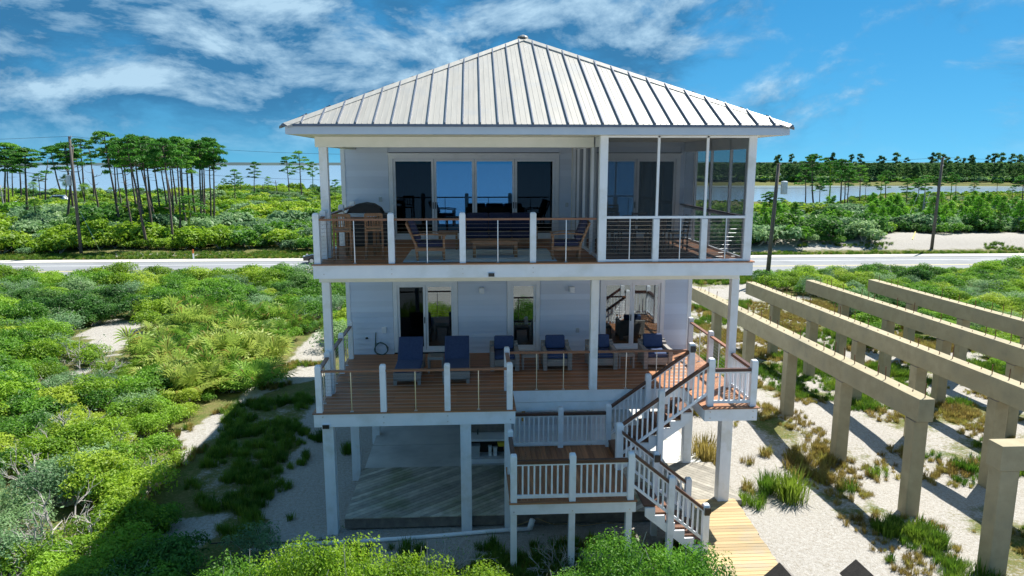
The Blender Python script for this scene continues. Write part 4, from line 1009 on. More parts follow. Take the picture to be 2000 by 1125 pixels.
# --- concrete frames of the unfinished building next door
def frame(x17, y0, y1, label, z=3.3):
    """post-and-beam row: x at depth 17, running back from y0 to y1"""
    fx = lambda y: x17 - .049 * (y - 17)
    t = thing('concrete_frame', label, 'concrete frame', (fx(y0), y0, 0), 'concrete frames of the unfinished building'); 
    ORG[t.name] = Vector((0, 0, 0)); t.location = (0, 0, 0)
    w_ = .21
    b = MB(); b.hexa([(fx(y0) - w_, y0, z - .62), (fx(y0) + w_, y0, z - .62), (fx(y1) + w_, y1, z - .62), (fx(y1) - w_, y1, z - .62), (fx(y0) - w_, y0, z), (fx(y0) + w_, y0, z), (fx(y1) + w_, y1, z), (fx(y1) - w_, y1, z)])
    b.build('beam', 'concrete', t, bevel=.015)
    y = y0 + .3
    while y < y1:
        x = fx(y); b = MB(); b.box(x - .19, x + .19, y - .19, y + .19, gz(x, y) - .3, z - .615); b.build('post', 'concrete', t, bevel=.03)
        b = MB(); b.box(x - .197, x + .197, y - .197, y + .197, z - .66, z - .635); b.build('form_line', 'old_wood', t)
        y += 3.42
    y = y0 + .15; r_ = random.Random(int(x17 * 10))
    while y < y1 - .2:
        x = fx(y) + r_.uniform(-.05, .05)
        hgt = r_.choice((.05, .06, .10, .32, .38, .42)) if int(y * .55 + x17) % 3 != 1 else r_.choice((.04, .3))
        tl = r_.uniform(-.06, .06); b = MB(); b.tube([(x, y, z - .02), (x + tl, y + tl, z + hgt)], .014, 5); b.build('rebar', 'rust', t)
        y += r_.uniform(.42, .62)
    return t
frame(11.62, 16.9, 33.6, 'bare concrete beam on square posts with rebar stubs, next to the house stairs')
frame(15.0, 11.5, 35.2, 'bare concrete beam on square posts with tall rebar stubs, second row from the house')
frame(18.35, 11.5, 35.6, 'bare concrete beam on square posts, third row from the house')
frame(21.7, 11.5, 35.6, 'bare concrete beam on square posts, row deepest in the green scrub')
t = thing('concrete_frame', 'short concrete cross beam on thick posts, standing apart in front of the rows', 'concrete frame', (0, 0, 0), 'concrete frames of the unfinished building'); ORG[t.name] = Vector((0, 0, 0))
b = MB(); b.box(11.52, 19.0, 14.1, 14.55, 2.60, 3.18); b.build('beam', 'concrete', t, bevel=.015)
for xx, yy in ((11.80, 14.33), (15.0, 14.33), (18.4, 14.33)):
    b = MB(); b.box(xx - .22, xx + .22, yy - .20, yy + .20, -.3, 2.598); b.build('post', 'concrete', t, bevel=.03)

# --- roadside: poles, wires, marker, car
def pole(x, y, top, lean, label, box=None, low=None):
    z0 = gz(x, y)
    t = thing('utility_pole', label, 'utility pole', (x, y, z0), 'utility poles along the road'); ORG[t.name] = Vector((0, 0, 0))
    b = MB(); b.tube([(0, 0, -.5), (lean * .5, 0, top * .5), (lean, 0, top)], [.17, .15, .12], 10); b.build('shaft', 'pole_wood', t, smooth=True)
    if box:
        k = box[0] / top; b = MB(); b.lathe([(.0, 0), (.24, .01), (.25, .1), (.25, .95), (.2, 1.0), (.05, 1.02)], (lean * k + box[1], -.05, box[0]), 12); b.build('transformer', 'transformer', t, smooth=False)
        b = MB(); b.bar((lean * k, 0, box[0] + .7), (lean * k + box[1], 0, box[0] + .7), .06, .08); b.build('bracket', 'steel', t)
    for zz in (top - .1, top - .9):
        b = MB(); b.lathe([(.05, 0), (.07, .05), (.04, .12), (.05, .16)], (lean + .16, 0, zz), 8); b.bar((lean, 0, zz), (lean + .16, 0, zz), .03, .03); b.build('insulator', 'plastic_grey', t)
    ORG[t.name] = Vector((x, y, z0)); return Vector((x + lean, y, z0 + top))
tA = pole(-39.8, 73.6, 11.9, .05, 'leaning grey utility pole with a grey drum, in front of the tall pines', (7.1, -.45))
tB = pole(22.99, 54.0, 9.25, .35, 'dark utility pole with a pale transformer, between house and road', (6.9, .62))
tC = pole(49.0, 73.2, 9.7, .2, 'dark utility pole standing in the white roadside sand')
def wire(p, q, sag, label, r=.013):
    b = MB(); P = [Vector(p).lerp(Vector(q), k / 16) - Vector((0, 0, sag * 4 * (k / 16) * (1 - k / 16))) for k in range(17)]
    b.tube(P, r, 4); tag(b.build('power_line', 'wire'), label, 'wire', 'power lines along the road')
for dz_, l in ((0, 'thin power line strung along the top of the roadside poles'), (-2.6, 'thin power line strung below the top of the roadside poles')):
    wire((-130, 74, 11.3 + dz_), tA + Vector((.16, 0, dz_)), .9, l); wire(tA + Vector((.16, 0, dz_)), (6, 73.4, 10.6 + dz_), 1.0, l); wire((6, 73.4, 10.6 + dz_), tC + Vector((.16, 0, dz_)), .9, l); wire(tC + Vector((.16, 0, dz_)), (130, 73, 10.2 + dz_), 1.0, l)
wire(tC + Vector((0, 0, -4.9)), (-10, 73.3, 5.2), .5, 'low cable strung between the roadside poles'); wire(tC + Vector((0, 0, -4.9)), (130, 73, 5.0), .6, 'low cable strung between the roadside poles')
def guy(p, q, label):
    p, q = Vector(p), Vector(q); b = MB(); b.tube([p, q], .014, 5); o = tag(b.build('guy_wire', 'steel'), label, 'guy wire', 'guy wires of the poles'); ORG[o.name] = Vector((0, 0, 0))
    b = MB(); b.tube([p, p.lerp(q, .30)], .055, 6); b.build('guard', 'guy_yellow', o)
guy(PZ(1757, 463, .9), PZ(1790, 415, .9) + Vector((0, 0, 3.2)), 'guy wire with a yellow guard slanting over the white sand bank'); guy(PZ(1782, 468, .9), PZ(1812, 420, .9) + Vector((0, 0, 3.6)), 'guy wire with a yellow guard, closer to the pole in the sand')
guy(PZ(196, 492, .2), PZ(196, 492, .2) + Vector((-1.6, 0, 4.2)), 'guy wire with a pale guard beside the leaning pole with the drum')
p = PZ(378, 505, .1)
t = thing('road_marker', 'thin white roadside marker post with an orange top', 'marker', (p.x, p.y, gz(p.x, p.y))); ORG[t.name] = Vector((0, 0, 0))
b = MB(); b.box(-.06, .06, -.03, .03, 0, .6); b.build('post', 'white', t); b = MB(); b.box(-.065, .065, -.035, .035, .601, 1.0); b.build('cap', 'orange', t); ORG[t.name] = Vector((p.x, p.y, 0))

t = thing('car', 'black hatchback on the road verge, half hidden behind the house corner', 'car', (-13.75, 66.9, .055)); ORG[t.name] = Vector((0, 0, 0))
b = MB()
# side profile (x, z) nose at -x; lofted over three widths
prof = [(-2.12, .34), (-2.14, .62), (-2.0, .74), (-1.15, .92), (-.45, 1.36), (.05, 1.47), (.85, 1.46), (1.65, 1.12), (1.98, 1.0), (2.05, .6), (2.0, .34)]
def loft(pr, ws):
    secs = []
    for wv, k in ws: secs.append([(x * k[0], wv, .34 + (z - .34) * k[1]) for x, z in pr])
    for s0, s1 in zip(secs, secs[1:]):
        for i in range(len(pr) - 1): b.quad(s0[i], s0[i + 1], s1[i + 1], s1[i])
        b.quad(s0[-1], s0[0], s1[0], s1[-1])
    b.quad(*secs[0][::-1]); b.quad(*secs[-1])
loft(prof, [(-.86, (.96, .86)), (-.80, (.99, .96)), (-.5, (1, 1)), (.5, (1, 1)), (.80, (.99, .96)), (.86, (.96, .86))])
b.build('body', 'car_paint', t, bevel=.03)
for sy in (-.868, .868):
    b = MB(); b.quad((-.85, sy, .93), (-.38, sy * .965, 1.24), (.1, sy * .965, 1.28), (.1, sy, .95)); b.quad((.16, sy, .95), (.16, sy * .965, 1.28), (.8, sy * .965, 1.27), (1.3, sy, 1.0)); b.build('side_window', 'glass_dark', t)
b = MB(); b.quad((-1.14, -.7, .935), (-1.14, .7, .935), (-.47, .6, 1.362), (-.47, -.6, 1.362)); b.build('windscreen', 'glass_dark', t)
for sy in (-.6, .6): b = MB(); b.box(-2.13, -2.0, sy - .18, sy + .18, .64, .75); b.build('headlight', 'plastic_grey', t)
for xx in (-1.32, 1.30):
    for sy in (-.79, .79):
        b = MB(); b.tube([(xx, sy - .1, .31), (xx, sy + .1, .31)], .315, 18); o = b.build('wheel', 'tyre', t)
        b = MB(); b.tube([(xx, sy - .107, .31), (xx, sy + .107, .31)], .19, 12)
        b.build('rim', 'steel', o)
ORG[t.name] = Vector((-13.75, 66.9, .055))

# ================================================================== VEGETATION
def leaf(b, c, n_, s, asp=.5, rr=rng):
    """one pointed leaf: a bent diamond of two triangles"""
    n_ = n_.normalized(); a = n_.orthogonal().normalized(); a.rotate(Matrix.Rotation(rr.uniform(0, 6.283), 3, n_)); d = n_.cross(a)
    b.quad(c - a * s, c + d * s * asp + n_ * s * .12, c + a * s, c - d * s * asp + n_ * s * .12)
def rvec(r_): 
    while True:
        v = Vector((r_.uniform(-1, 1), r_.uniform(-1, 1), r_.uniform(-1, 1)))
        if .05 < v.length < 1: return v.normalized()
def shrub_mesh(seed, n=1500, s=.055, lobes=7, flat=.75, mats=('leaf_green', 'twig'), spread=.62, twigs=8, bare=0):
    """unit shrub (about 1 m radius, sits on z=0): leaf lobes over twigs"""
    r_ = random.Random(seed); b = MB(); L_ = []
    for i in range(lobes):
        a = r_.uniform(0, 6.283); d = spread * math.sqrt(r_.random()); rad = r_.uniform(.26, .46)
        L_.append((Vector((d * math.cos(a), d * math.sin(a), flat * (.52 - .30 * d) * r_.uniform(.75, 1.35) + .14)), rad))
    tot = sum(l[1] ** 2 for l in L_)
    for c, rad in L_:
        for k in range(int(n * rad ** 2 / tot)):
            v = rvec(r_); 
            if v.z < -.35: v.z = -v.z
            q = rad * (r_.uniform(.80, 1.08) if r_.random() < .75 else r_.uniform(.3, .85)) * (1 + .22 * mnoise.noise(v * 2.4 + c * 5))
            p = c + Vector((v.x, v.y, v.z * .85)) * q
            if p.z < .02: continue
            leaf(b, p, v * .8 + rvec(r_) * .8 + Vector((0, 0, .45)), s * r_.uniform(.65, 1.35), r_.uniform(.4, .62), r_)
    b.m = 1
    for k in range(twigs):
        c, rad = r_.choice(L_); e = c + rvec(r_) * rad * r_.uniform(.9, 1.25); e.z = abs(e.z)
        b.tube([Vector((r_.uniform(-.1, .1), r_.uniform(-.1, .1), 0)), c * .6 + rvec(r_) * .06, e], [.022, .012, .004], 4, False)
    return b.mesh('shrub', list(mats))
def dead_mesh(seed, leaves=140, nb=9):
    """bare grey branching shrub with a few grey leaves"""
    r_ = random.Random(seed); b = MB(); b.m = 1; tips = []
    def grow(p, d, l, rad, lev):
        pts = [p]; q = p.copy()
        for i in range(3):
            d = (d + rvec(r_) * .32).normalized(); q = q + d * l / 3; pts.append(q.copy())
        b.tube(pts, [rad, rad * .85, rad * .65, rad * .45], 4, False)
        if lev == 0: tips.append(q); return
        for k in range(r_.choice((2, 3, 3))): grow(pts[r_.choice((1, 2, 3))], (d + rvec(r_) * .75 + Vector((0, 0, .15))).normalized(), l * r_.uniform(.55, .8), rad * .55, lev - 1)
    for k in range(nb):
        a = k * 6.283 / nb + r_.uniform(-.3, .3); grow(Vector((0, 0, 0)), Vector((math.cos(a), math.sin(a), r_.uniform(.5, 1.3))).normalized(), r_.uniform(.4, .6), .030, 3)
    b.m = 0
    for k in range(leaves):
        t_ = r_.choice(tips) + rvec(r_) * .12; leaf(b, t_, rvec(r_), .04, .5, r_)
    return b.mesh('dead_shrub', ['leaf_grey', 'twig'])
def palmetto_mesh(seed, fans=30):
    """clump of fan leaves on thin stalks"""
    r_ = random.Random(seed); b = MB()
    for k in range(fans):
        a = r_.uniform(0, 6.283); el = r_.uniform(.25, 1.25); ln = r_.uniform(.45, .8)
        base = Vector((r_.uniform(-.35, .35), r_.uniform(-.35, .35), 0)); d = Vector((math.cos(a) * math.cos(el), math.sin(a) * math.cos(el), math.sin(el)))
        hub = base + d * ln; b.m = 0; b.tube([base, hub], [.014, .009], 3, False)
        side = d.cross(Vector((0, 0, 1))).normalized(); nrm = side.cross(d).normalized(); nb = 13; sz = r_.uniform(.42, .62)
        for j in range(nb):
            t_ = (j / (nb - 1) - .5) * 3.7; v = (d * math.cos(t_) + side * math.sin(t_) + nrm * .25).normalized(); wv = (d * -math.sin(t_) + side * math.cos(t_)) * .028
            mid = hub + v * sz * .55 + nrm * .03; tip = hub + v * sz * r_.uniform(.88, 1.08) - Vector((0, 0, .10))
            b.m = 1 if r_.random() < .10 else 0
            b.quad(hub - wv * .4, mid - wv, tip, mid + wv)
    return b.mesh('palmetto', ['palm_leaf', 'grass_brown'])
def tuft_mesh(seed, n=70, h=.5, m_='grass_green', sp=.22, w_=.012):
    r_ = random.Random(seed); b = MB()
    for k in range(n):
        a = r_.uniform(0, 6.283); d = r_.uniform(0, sp); p = Vector((d * math.cos(a), d * math.sin(a), -.02)); o_ = Vector((math.cos(a + r_.uniform(-.8, .8)), math.sin(a + r_.uniform(-.8, .8)), 0)) * r_.uniform(.1, .55) * h
        hh = h * r_.uniform(.5, 1.15); s_ = Vector((-o_.y, o_.x, 0)).normalized() * w_ if o_.length else Vector((w_, 0, 0))
        m1 = p + o_ * .35 + Vector((0, 0, hh * .65)); t_ = p + o_ + Vector((0, 0, hh))
        b.quad(p - s_, p + s_, m1 + s_ * .8, m1 - s_ * .8); b.quad(m1 - s_ * .8, m1 + s_ * .8, t_)
    return b.mesh('grass_tuft', m_)
def trunk_mesh(seed, h, r0, bend=.35, m_='bark', name='trunk', limbs=(), dead=0):
    r_ = random.Random(seed); b = MB(); P = []; q = Vector((0, 0, -.3))
    ax, ay = r_.uniform(-bend, bend), r_.uniform(-bend, bend)
    for i in range(8):
        k = i / 7; P.append(Vector((ax * math.sin(k * 2.4) + r_.uniform(-.05, .05), ay * math.sin(k * 2.0) + r_.uniform(-.05, .05), -.3 + (h + .3) * k)))
    b.tube(P, [r0 * (1.15 - .75 * i / 7) for i in range(8)], 7)
    return b, P
def pine_meshes(seed, h=13.0, r0=.17, crown=.30, R_=2.5, nclump=17, leaf_m='pine_leaf', lsz=.26, per=95, sub=2):
    """slash pine: bare stem, a few limbs, flat needle plates at their ends"""
    r_ = random.Random(seed); b, P = trunk_mesh(seed, h, r0); c = MB()
    def at(z):
        k = (z + .3) / (h + .3) * 7; i = min(6, max(0, int(k))); return P[i].lerp(P[i + 1], k - i)
    z0 = h * (1 - crown); ends = [P[-1] + Vector((0, 0, .1))]
    for k in range(nclump):
        f = (k + .5) / nclump; z = z0 + (h - z0) * f; a = k * 2.4 + r_.uniform(-.4, .4)
        reach = R_ * (1 - .62 * f ** 1.6) * r_.uniform(.55, 1.05); s_ = at(z)
        e = s_ + Vector((math.cos(a) * reach, math.sin(a) * reach, reach * r_.uniform(.10, .42)))
        e.z = min(e.z, h + .3)
        b.tube([s_, s_.lerp(e, .5) + Vector((0, 0, -.08 * reach)), e], [r0 * .34, r0 * .22, r0 * .08], 4, False); ends.append(e)
        if r_.random() < .5: ends.append(s_.lerp(e, .6) + Vector((r_.uniform(-.5, .5), r_.uniform(-.5, .5), .2)))
    for k in range(6):                                           # dead stubs down the stem
        z = h * r_.uniform(.35, 1 - crown); a = r_.uniform(0, 6.283); s_ = at(z); l_ = r_.uniform(.5, 1.6)
        b.tube([s_, s_ + Vector((math.cos(a) * l_, math.sin(a) * l_, r_.uniform(-.1, .35) * l_))], [r0 * .2, .01], 3, False)
    for e in ends:
        rx = r_.uniform(.55, 1.0) * R_ * .36; rz = rx * r_.uniform(.30, .5)
        for k in range(per):
            v = rvec(r_); q = r_.uniform(.45, 1.05); p = e + Vector((v.x * rx * q, v.y * rx * q, abs(v.z) * rz * q * 1.2 - .1 * rx))
            leaf(c, p, v + Vector((0, 0, .8)) + rvec(r_) * .9, lsz * r_.uniform(.6, 1.2), .34, r_)
    return b.mesh('trunk', 'bark', smooth=True), c.mesh('crown', leaf_m)
def young_meshes(seed, h=5.0):
    """young pine: tiers of upswept tufts, bright green"""
    r_ = random.Random(seed); b, P = trunk_mesh(seed, h, .07, .12); c = MB()
    z = h * .28
    while z < h:
        f = z / h
        for k in range(5):
            a = r_.uniform(0, 6.283); l_ = 1.25 * (1.12 - f) * r_.uniform(.7, 1.25); s_ = Vector((0, 0, z)); e = s_ + Vector((math.cos(a) * l_, math.sin(a) * l_, l_ * .55))
            b.tube([s_, e], [.03, .012], 3, False)
            for q in range(44):
                v = rvec(r_); leaf(c, e + v * r_.uniform(.05, .36), v + Vector((0, 0, .6)), .16 * r_.uniform(.6, 1.2), .26, r_)
        z += h * .105
    for q in range(60): v = rvec(r_); leaf(c, Vector((0, 0, h)) + v * r_.uniform(.05, .3), v + Vector((0, 0, .6)), .16, .26, r_)
    return b.mesh('trunk', 'bark', smooth=True), c.mesh('crown', 'young_leaf')
def palm_meshes(seed, h=4.5):
    r_ = random.Random(seed); b, P = trunk_mesh(seed, h, .17, .15); c = MB()
    for k in range(34):
        a = r_.uniform(0, 6.283); el = r_.uniform(-.9, 1.3); ln = r_.uniform(.6, .95); d = Vector((math.cos(a) * math.cos(el), math.sin(a) * math.cos(el), math.sin(el))); hub = P[-1] + d * ln
        c.tube([P[-1], hub], [.02, .012], 3, False); side = d.cross(Vector((0, 0, 1))).normalized(); nrm = side.cross(d)
        for j in range(11):
            t_ = (j / 10 - .5) * 3.4; v = d * math.cos(t_) + side * math.sin(t_); wv = (d * -math.sin(t_) + side * math.cos(t_)) * .035
            tip = hub + v * .75 - Vector((0, 0, .28)); mid = hub + v * .42 + nrm * .03; c.quad(hub - wv * .3, mid - wv, tip, mid + wv)
    return b.mesh('trunk', 'bark', smooth=True), c.mesh('crown', 'palm_leaf')
def snag_mesh(seed, h=10):
    r_ = random.Random(seed); b, P = trunk_mesh(seed, h, .16, .5)
    for k in range(7):
        z = h * r_.uniform(.4, .97); i = int(z / h * 7); s_ = P[min(i, 7)]; a = r_.uniform(0, 6.283); l_ = r_.uniform(.5, 2.0)
        m1 = s_ + Vector((math.cos(a) * l_ * .6, math.sin(a) * l_ * .6, l_ * .15)); b.tube([s_, m1, m1 + Vector((math.cos(a) * l_ * .4, math.sin(a) * l_ * .4, l_ * .5))], [.05, .03, .01], 4, False)
    return b

SHRUBS = {
 'green': [shrub_mesh(10 + i, 3000, .040, 10, .80, ('leaf_green', 'twig')) for i in range(4)],
 'yellow': [shrub_mesh(30 + i, 2900, .037, 10, .72, ('leaf_yellow', 'twig')) for i in range(3)],
 'grey': [shrub_mesh(50 + i, 1900, .034, 9, .70, ('leaf_grey', 'twig'), twigs=26) for i in range(3)],
 'dark': [shrub_mesh(70 + i, 2700, .040, 8, .95, ('leaf_dark', 'twig')) for i in range(2)],
 'fore_yellow': [shrub_mesh(400 + i, 7000, .023, 12, .72, ('leaf_yellow', 'twig'), twigs=46) for i in range(2)],
 'fore_green': [shrub_mesh(410 + i, 7500, .022, 12, .80, ('leaf_green', 'twig'), twigs=20) for i in range(2)],
 'dead': [dead_mesh(90 + i) for i in range(3)],
 'palmetto': [palmetto_mesh(110 + i) for i in range(3)],
}
FAR = [shrub_mesh(130 + i, 520, .105, 7, .85, (m_, 'twig'), twigs=3) for i, m_ in enumerate(('leaf_green', 'leaf_green', 'leaf_yellow', 'leaf_grey', 'leaf_dark', 'leaf_grey'))]
GRASS = [tuft_mesh(150 + i, 60, .42, 'grass_green') for i in range(3)]
OATS = [tuft_mesh(160 + i, 52, .36, 'grass_brown', .2) for i in range(3)]

def scatter(name, items, meshes, label):
    """one uncountable mass: meshes set out on points by geometry nodes; items are (x, y, z, turn, scale, mesh index)"""
    pc = bpy.data.collections.new(name + '_kinds')
    for i, me in enumerate(meshes): pc.objects.link(bpy.data.objects.new('%s_kind_%02d' % (name, i), me))
    me = bpy.data.meshes.new(name); me.from_pydata([i[:3] for i in items], [], [])
    for an, ty, k in (('turn', 'FLOAT', 3), ('size', 'FLOAT', 4), ('pick', 'INT', 5)): me.attributes.new(an, ty, 'POINT').data.foreach_set('value', [i[k] for i in items])
    o = link(bpy.data.objects.new(name, me)); ng = bpy.data.node_groups.new(name, 'GeometryNodeTree')
    ng.interface.new_socket('Geometry', in_out='INPUT', socket_type='NodeSocketGeometry'); ng.interface.new_socket('Geometry', in_out='OUTPUT', socket_type='NodeSocketGeometry')
    q = NT(ng); gi = q('NodeGroupInput'); go = q('NodeGroupOutput')
    ci = q('GeometryNodeCollectionInfo', {'Collection': pc, 'Separate Children': True, 'Reset Children': True})
    def attr(n_, ty): 
        a = q('GeometryNodeInputNamedAttribute', data_type=ty); a.inputs['Name'].default_value = n_; return a.outputs['Attribute']
    rot = q('ShaderNodeCombineXYZ', {2: attr('turn', 'FLOAT')})
    ip = q('GeometryNodeInstanceOnPoints', {'Points': gi.outputs[0], 'Instance': ci.outputs[0], 'Pick Instance': True})
    ng.links.new(attr('pick', 'INT'), ip.inputs['Instance Index']); ng.links.new(rot.outputs[0], ip.inputs['Rotation']); ng.links.new(attr('size', 'FLOAT'), ip.inputs['Scale'])
    ng.links.new(ip.outputs[0], go.inputs[0]); o.modifiers.new('scatter', 'NODES').node_group = ng
    return tag(o, label, kind='stuff')

KINDS = {'green': ('scrub_bush', 'bush', 'rounded leafy green bush in the dense scrub beside the house'),
         'yellow': ('scrub_bush', 'bush', 'yellow-green bush in the dense scrub beside the house'),
         'grey': ('scrub_bush', 'bush', 'dull grey-green twiggy bush in the dense scrub beside the house'),
         'dark': ('scrub_bush', 'bush', 'dark green bush in the dense scrub beside the house'),
         'fore_yellow': ('scrub_bush', 'bush', 'yellow-green bush'), 'fore_green': ('scrub_bush', 'bush', 'green bush'),
         'dead': ('bare_shrub', 'shrub', 'bare grey-branched shrub in the dense scrub beside the house'),
         'palmetto': ('palmetto', 'palmetto', 'spiky palmetto clump with fan leaves in the scrub beside the house')}
def single(kind, x, y, size, label=None, group=None, z=None, hk=1.0, turn=None):
    nm, cat, lb = KINDS[kind]
    o = bpy.data.objects.new(nm, rng.choice(SHRUBS[kind])); link(o); o.location = (x, y, (gz(x, y) - .04) if z is None else z); o.rotation_euler = (0, 0, rng.uniform(0, 6.283) if turn is None else turn); o.scale = (size, size, size * hk)
    return tag(o, label or lb, cat, group or ({'palmetto': 'palmettos', 'dead': 'bare shrubs'}.get(kind, kind.replace('fore_', '') + ' bushes') + ' in the scrub'))
# --- near scrub, left of the house and right behind the frames
cand = []
y = 10.5
while y < 56.0:
    st_ = .80 + .012 * (y - 10)
    x = -46.0
    while x < 46.0:
        xx = x + rng.uniform(-.42, .42) * st_; yy = y + rng.uniform(-.42, .42) * st_; x += st_
        if -5.2 < xx < 5.0 and yy < 52: continue
        u, v = PX((xx, yy, 0))
        if not (-120 < u < 2120 and v < 1290): continue
        if any(inpoly(u + du, v + dv, POLY[k]) for k in ('sand_patch', 'sand_patch2', 'path', 'shade_sand', 'shade_sand2', 'shade_grass') for du, dv in ((0, 0), (0, -16), (0, -36), (18, -6), (-18, -6))): continue
        if rng.random() < .09 and xx < 0: continue
        if xx > 4 and not inpoly(u, v, POLY['right_scrub']): continue
        if xx < 0 and xx > -6.5 and yy > 26: continue
        n1_ = fbm(xx, yy, .13, 1); n2_ = fbm(xx, yy, .30, 7); r1 = rng.random()
        if inpoly(u, v, POLY['palmetto']) and r1 < .80: kd = 'palmetto'
        elif r1 < .055 and v > 700: kd = 'dead'
        elif n2_ > .30: kd = 'grey'
        elif n1_ > .12: kd = 'yellow' if rng.random() < .7 else 'green'
        elif n1_ < -.42: kd = 'dark'
        else: kd = 'green' if rng.random() < .8 else rng.choice(('yellow', 'grey'))
        sz = st_ * rng.choice((rng.uniform(.55, .95), rng.uniform(.8, 1.25), rng.uniform(1.0, 1.5))) * (1.0 if kd != 'palmetto' else 1.05)
        if kd != 'palmetto' and inpoly(u, v, POLY['palmetto']): sz *= .6
        if xx > 4: sz *= .85
        d = Vector((xx, yy, -CH)).length
        cand.append((sz / d, kd, xx, yy, sz))
    y += st_ * .92
cand.sort(reverse=True); near = 0; flat = []; fm = []; base = {}
for kd in SHRUBS: base[kd] = len(fm); fm += SHRUBS[kd]
left_seen = 0
for s_, kd, xx, yy, sz in cand:
    u, v = PX((xx, yy, .5))
    if near < 150 and xx < 0 and 0 < u < 2000 and v < 1140:
        near += 1; single(kd, xx, yy, sz, hk=rng.uniform(.8, 1.25))
    else: flat.append((xx, yy, gz(xx, yy) - .04, rng.uniform(0, 6.283), sz, base[kd] + rng.randrange(len(SHRUBS[kd]))))
scatter('scrub', flat, fm, 'dense low coastal scrub of mixed green bushes')
# --- bushes one can point at
for x, y, s_, hk, kd, lb in (
  (-3.05, 11.35, 1.12, 1.89, 'fore_yellow', 'bright yellow-green bush before the white corner post'), (-2.0, 11.2, 1.12, 1.77, 'fore_yellow', 'bright bush before the diagonal-board platform'), (-1.0, 11.1, 1.06, 1.71, 'fore_yellow', 'bright bush between the corner post and the stair landing'),
  (-4.1, 11.3, 1.18, 1.52, 'fore_green', 'bushy green shrub where the black cable crosses the sand'), (.0, 11.0, 0.95, 1.65, 'fore_yellow', 'small bright bush at the foot of the landing post'), (-5.0, 11.6, 1.12, 1.22, 'fore_green', 'low green bush at the edge of the shaded grass'),
  (1.75, 11.1, 0.91, 1.39, 'fore_green', 'dense bright green bush below the stair landing'), (2.55, 11.15, 1.13, 1.72, 'fore_green', 'tall dense green bush hiding the lower stair foot'), (3.5, 11.2, 1.13, 1.66, 'fore_green', 'dense green bush between stair foot and boardwalk'), (4.25, 11.1, 0.86, 1.74, 'fore_green', 'leafy green bush touching the plank boardwalk'), (.9, 10.9, 0.86, 1.13, 'grey', 'grey twiggy bush below the middle landing post'),
  (33.5, 51.5, 1.4, 1.2, 'dark', 'dark conical bush standing out at the road edge')): single(kd, x, y, s_, lb, None, hk=hk)
for u, v, s_, hk, lb in ((130, 890, 1.5, .95, 'pale bare-branched shrub amid green bushes on the slope'), (215, 905, 1.2, 1.0, 'bare twisted shrub beside the sunlit sand'), (285, 960, 1.2, .9, 'bare grey shrub at the edge of the house shadow'), (95, 1080, 1.7, .95, 'large bare silvery shrub in the foreground'), (180, 1070, 1.4, .8, 'sprawling bare shrub reaching towards the sand'), (640, 1100, .9, .95, 'thin bare twigs rising from the bushes by the corner post'), (880, 1110, .9, .9, 'thin bare twigs rising from the bushes by the landing'), (1090, 1115, .9, .9, 'thin bare twigs at the foot of the middle landing post')):
    p = PZ(u, v, 0); single('dead', p.x, p.y, s_, lb, None, hk=hk)
for u, v, s_, hk in ((500, 760, 1.15, .9), (440, 745, 1.1, .9), (380, 765, 1.0, .9), (555, 660, .9, 1.1)):
    p = PZ(u, v, 0); single('palmetto', p.x, p.y, s_ * 1.2, 'big spiky palmetto clump at the edge of the sandy path', 'palmettos along the sandy path', hk=hk)
for x, y, s_ in ((44.5, 55.4, 2.3), (47.5, 54.2, 2.4), (46.0, 51.6, 2.0)): single('green', x, y, s_, 'large round bush crowding the road edge', 'large bushes at the road edge', hk=.85)

# --- grass: green in the house shadow, dry tufts on the dune sand
items = []; r_ = random.Random(5)
for k in range(9000):
    xx, yy = r_.uniform(-14, -4.4), r_.uniform(13.5, 33); u, v = PX((xx, yy, 0)); g1 = fbm(xx, yy, .6, 9)
    if inpoly(u, v, POLY['shade_grass']) and g1 > -.15 and r_.random() < .65: items.append((xx, yy, gz(xx, yy), r_.uniform(0, 6.28), r_.uniform(.35, .75), r_.randrange(3)))
    elif (inpoly(u, v, POLY['shade_sand']) or inpoly(u, v, POLY['shade_sand2'])) and g1 > .38 and xx < -4.6: items.append((xx, yy, gz(xx, yy), r_.uniform(0, 6.28), r_.uniform(.3, .6), r_.randrange(3)))
    elif inpoly(u, v, POLY['path']) and g1 > .12: items.append((xx, yy, gz(xx, yy), r_.uniform(0, 6.28), r_.uniform(.3, .7), r_.choice((0, 1, 3, 4, 5))))
for k in range(2600):          # rough ground before the landing
    xx, yy = r_.uniform(-4, 5), r_.uniform(13.2, 16.7); g1 = fbm(xx, yy, .7, 4)
    if g1 > .02 and yy < 15.2 + 1.3 * r_.random(): items.append((xx, yy, gz(xx, yy), r_.uniform(0, 6.28), r_.uniform(.35, .7), r_.choice((0, 1, 2, 2, 4))))
for k in range(26000):
    xx, yy = r_.uniform(5.4, 32), r_.uniform(10.5, 46); u, v = PX((xx, yy, 0)); g1 = fbm(xx, yy, .42, 13); g2 = fbm(xx, yy, .16, 21)
    if u > 2080 or inpoly(u, v, POLY['right_scrub']): continue
    if xx < 7.3 and 11 < yy < 20.3: continue
    if 6.8 < xx < 9.6 and yy < 22.5 and g1 < .38: continue
    thr = -.02 - .26 * sstep(22, 32, yy)
    if g1 > thr:
        green = g2 > .12 or (yy < 18.5 and g1 > .3)
        items.append((xx, yy, gz(xx, yy), r_.uniform(0, 6.28), r_.uniform(.35, .85) * (1.15 if g1 > thr + .4 else .65), r_.randrange(3) + (0 if green else 3)))
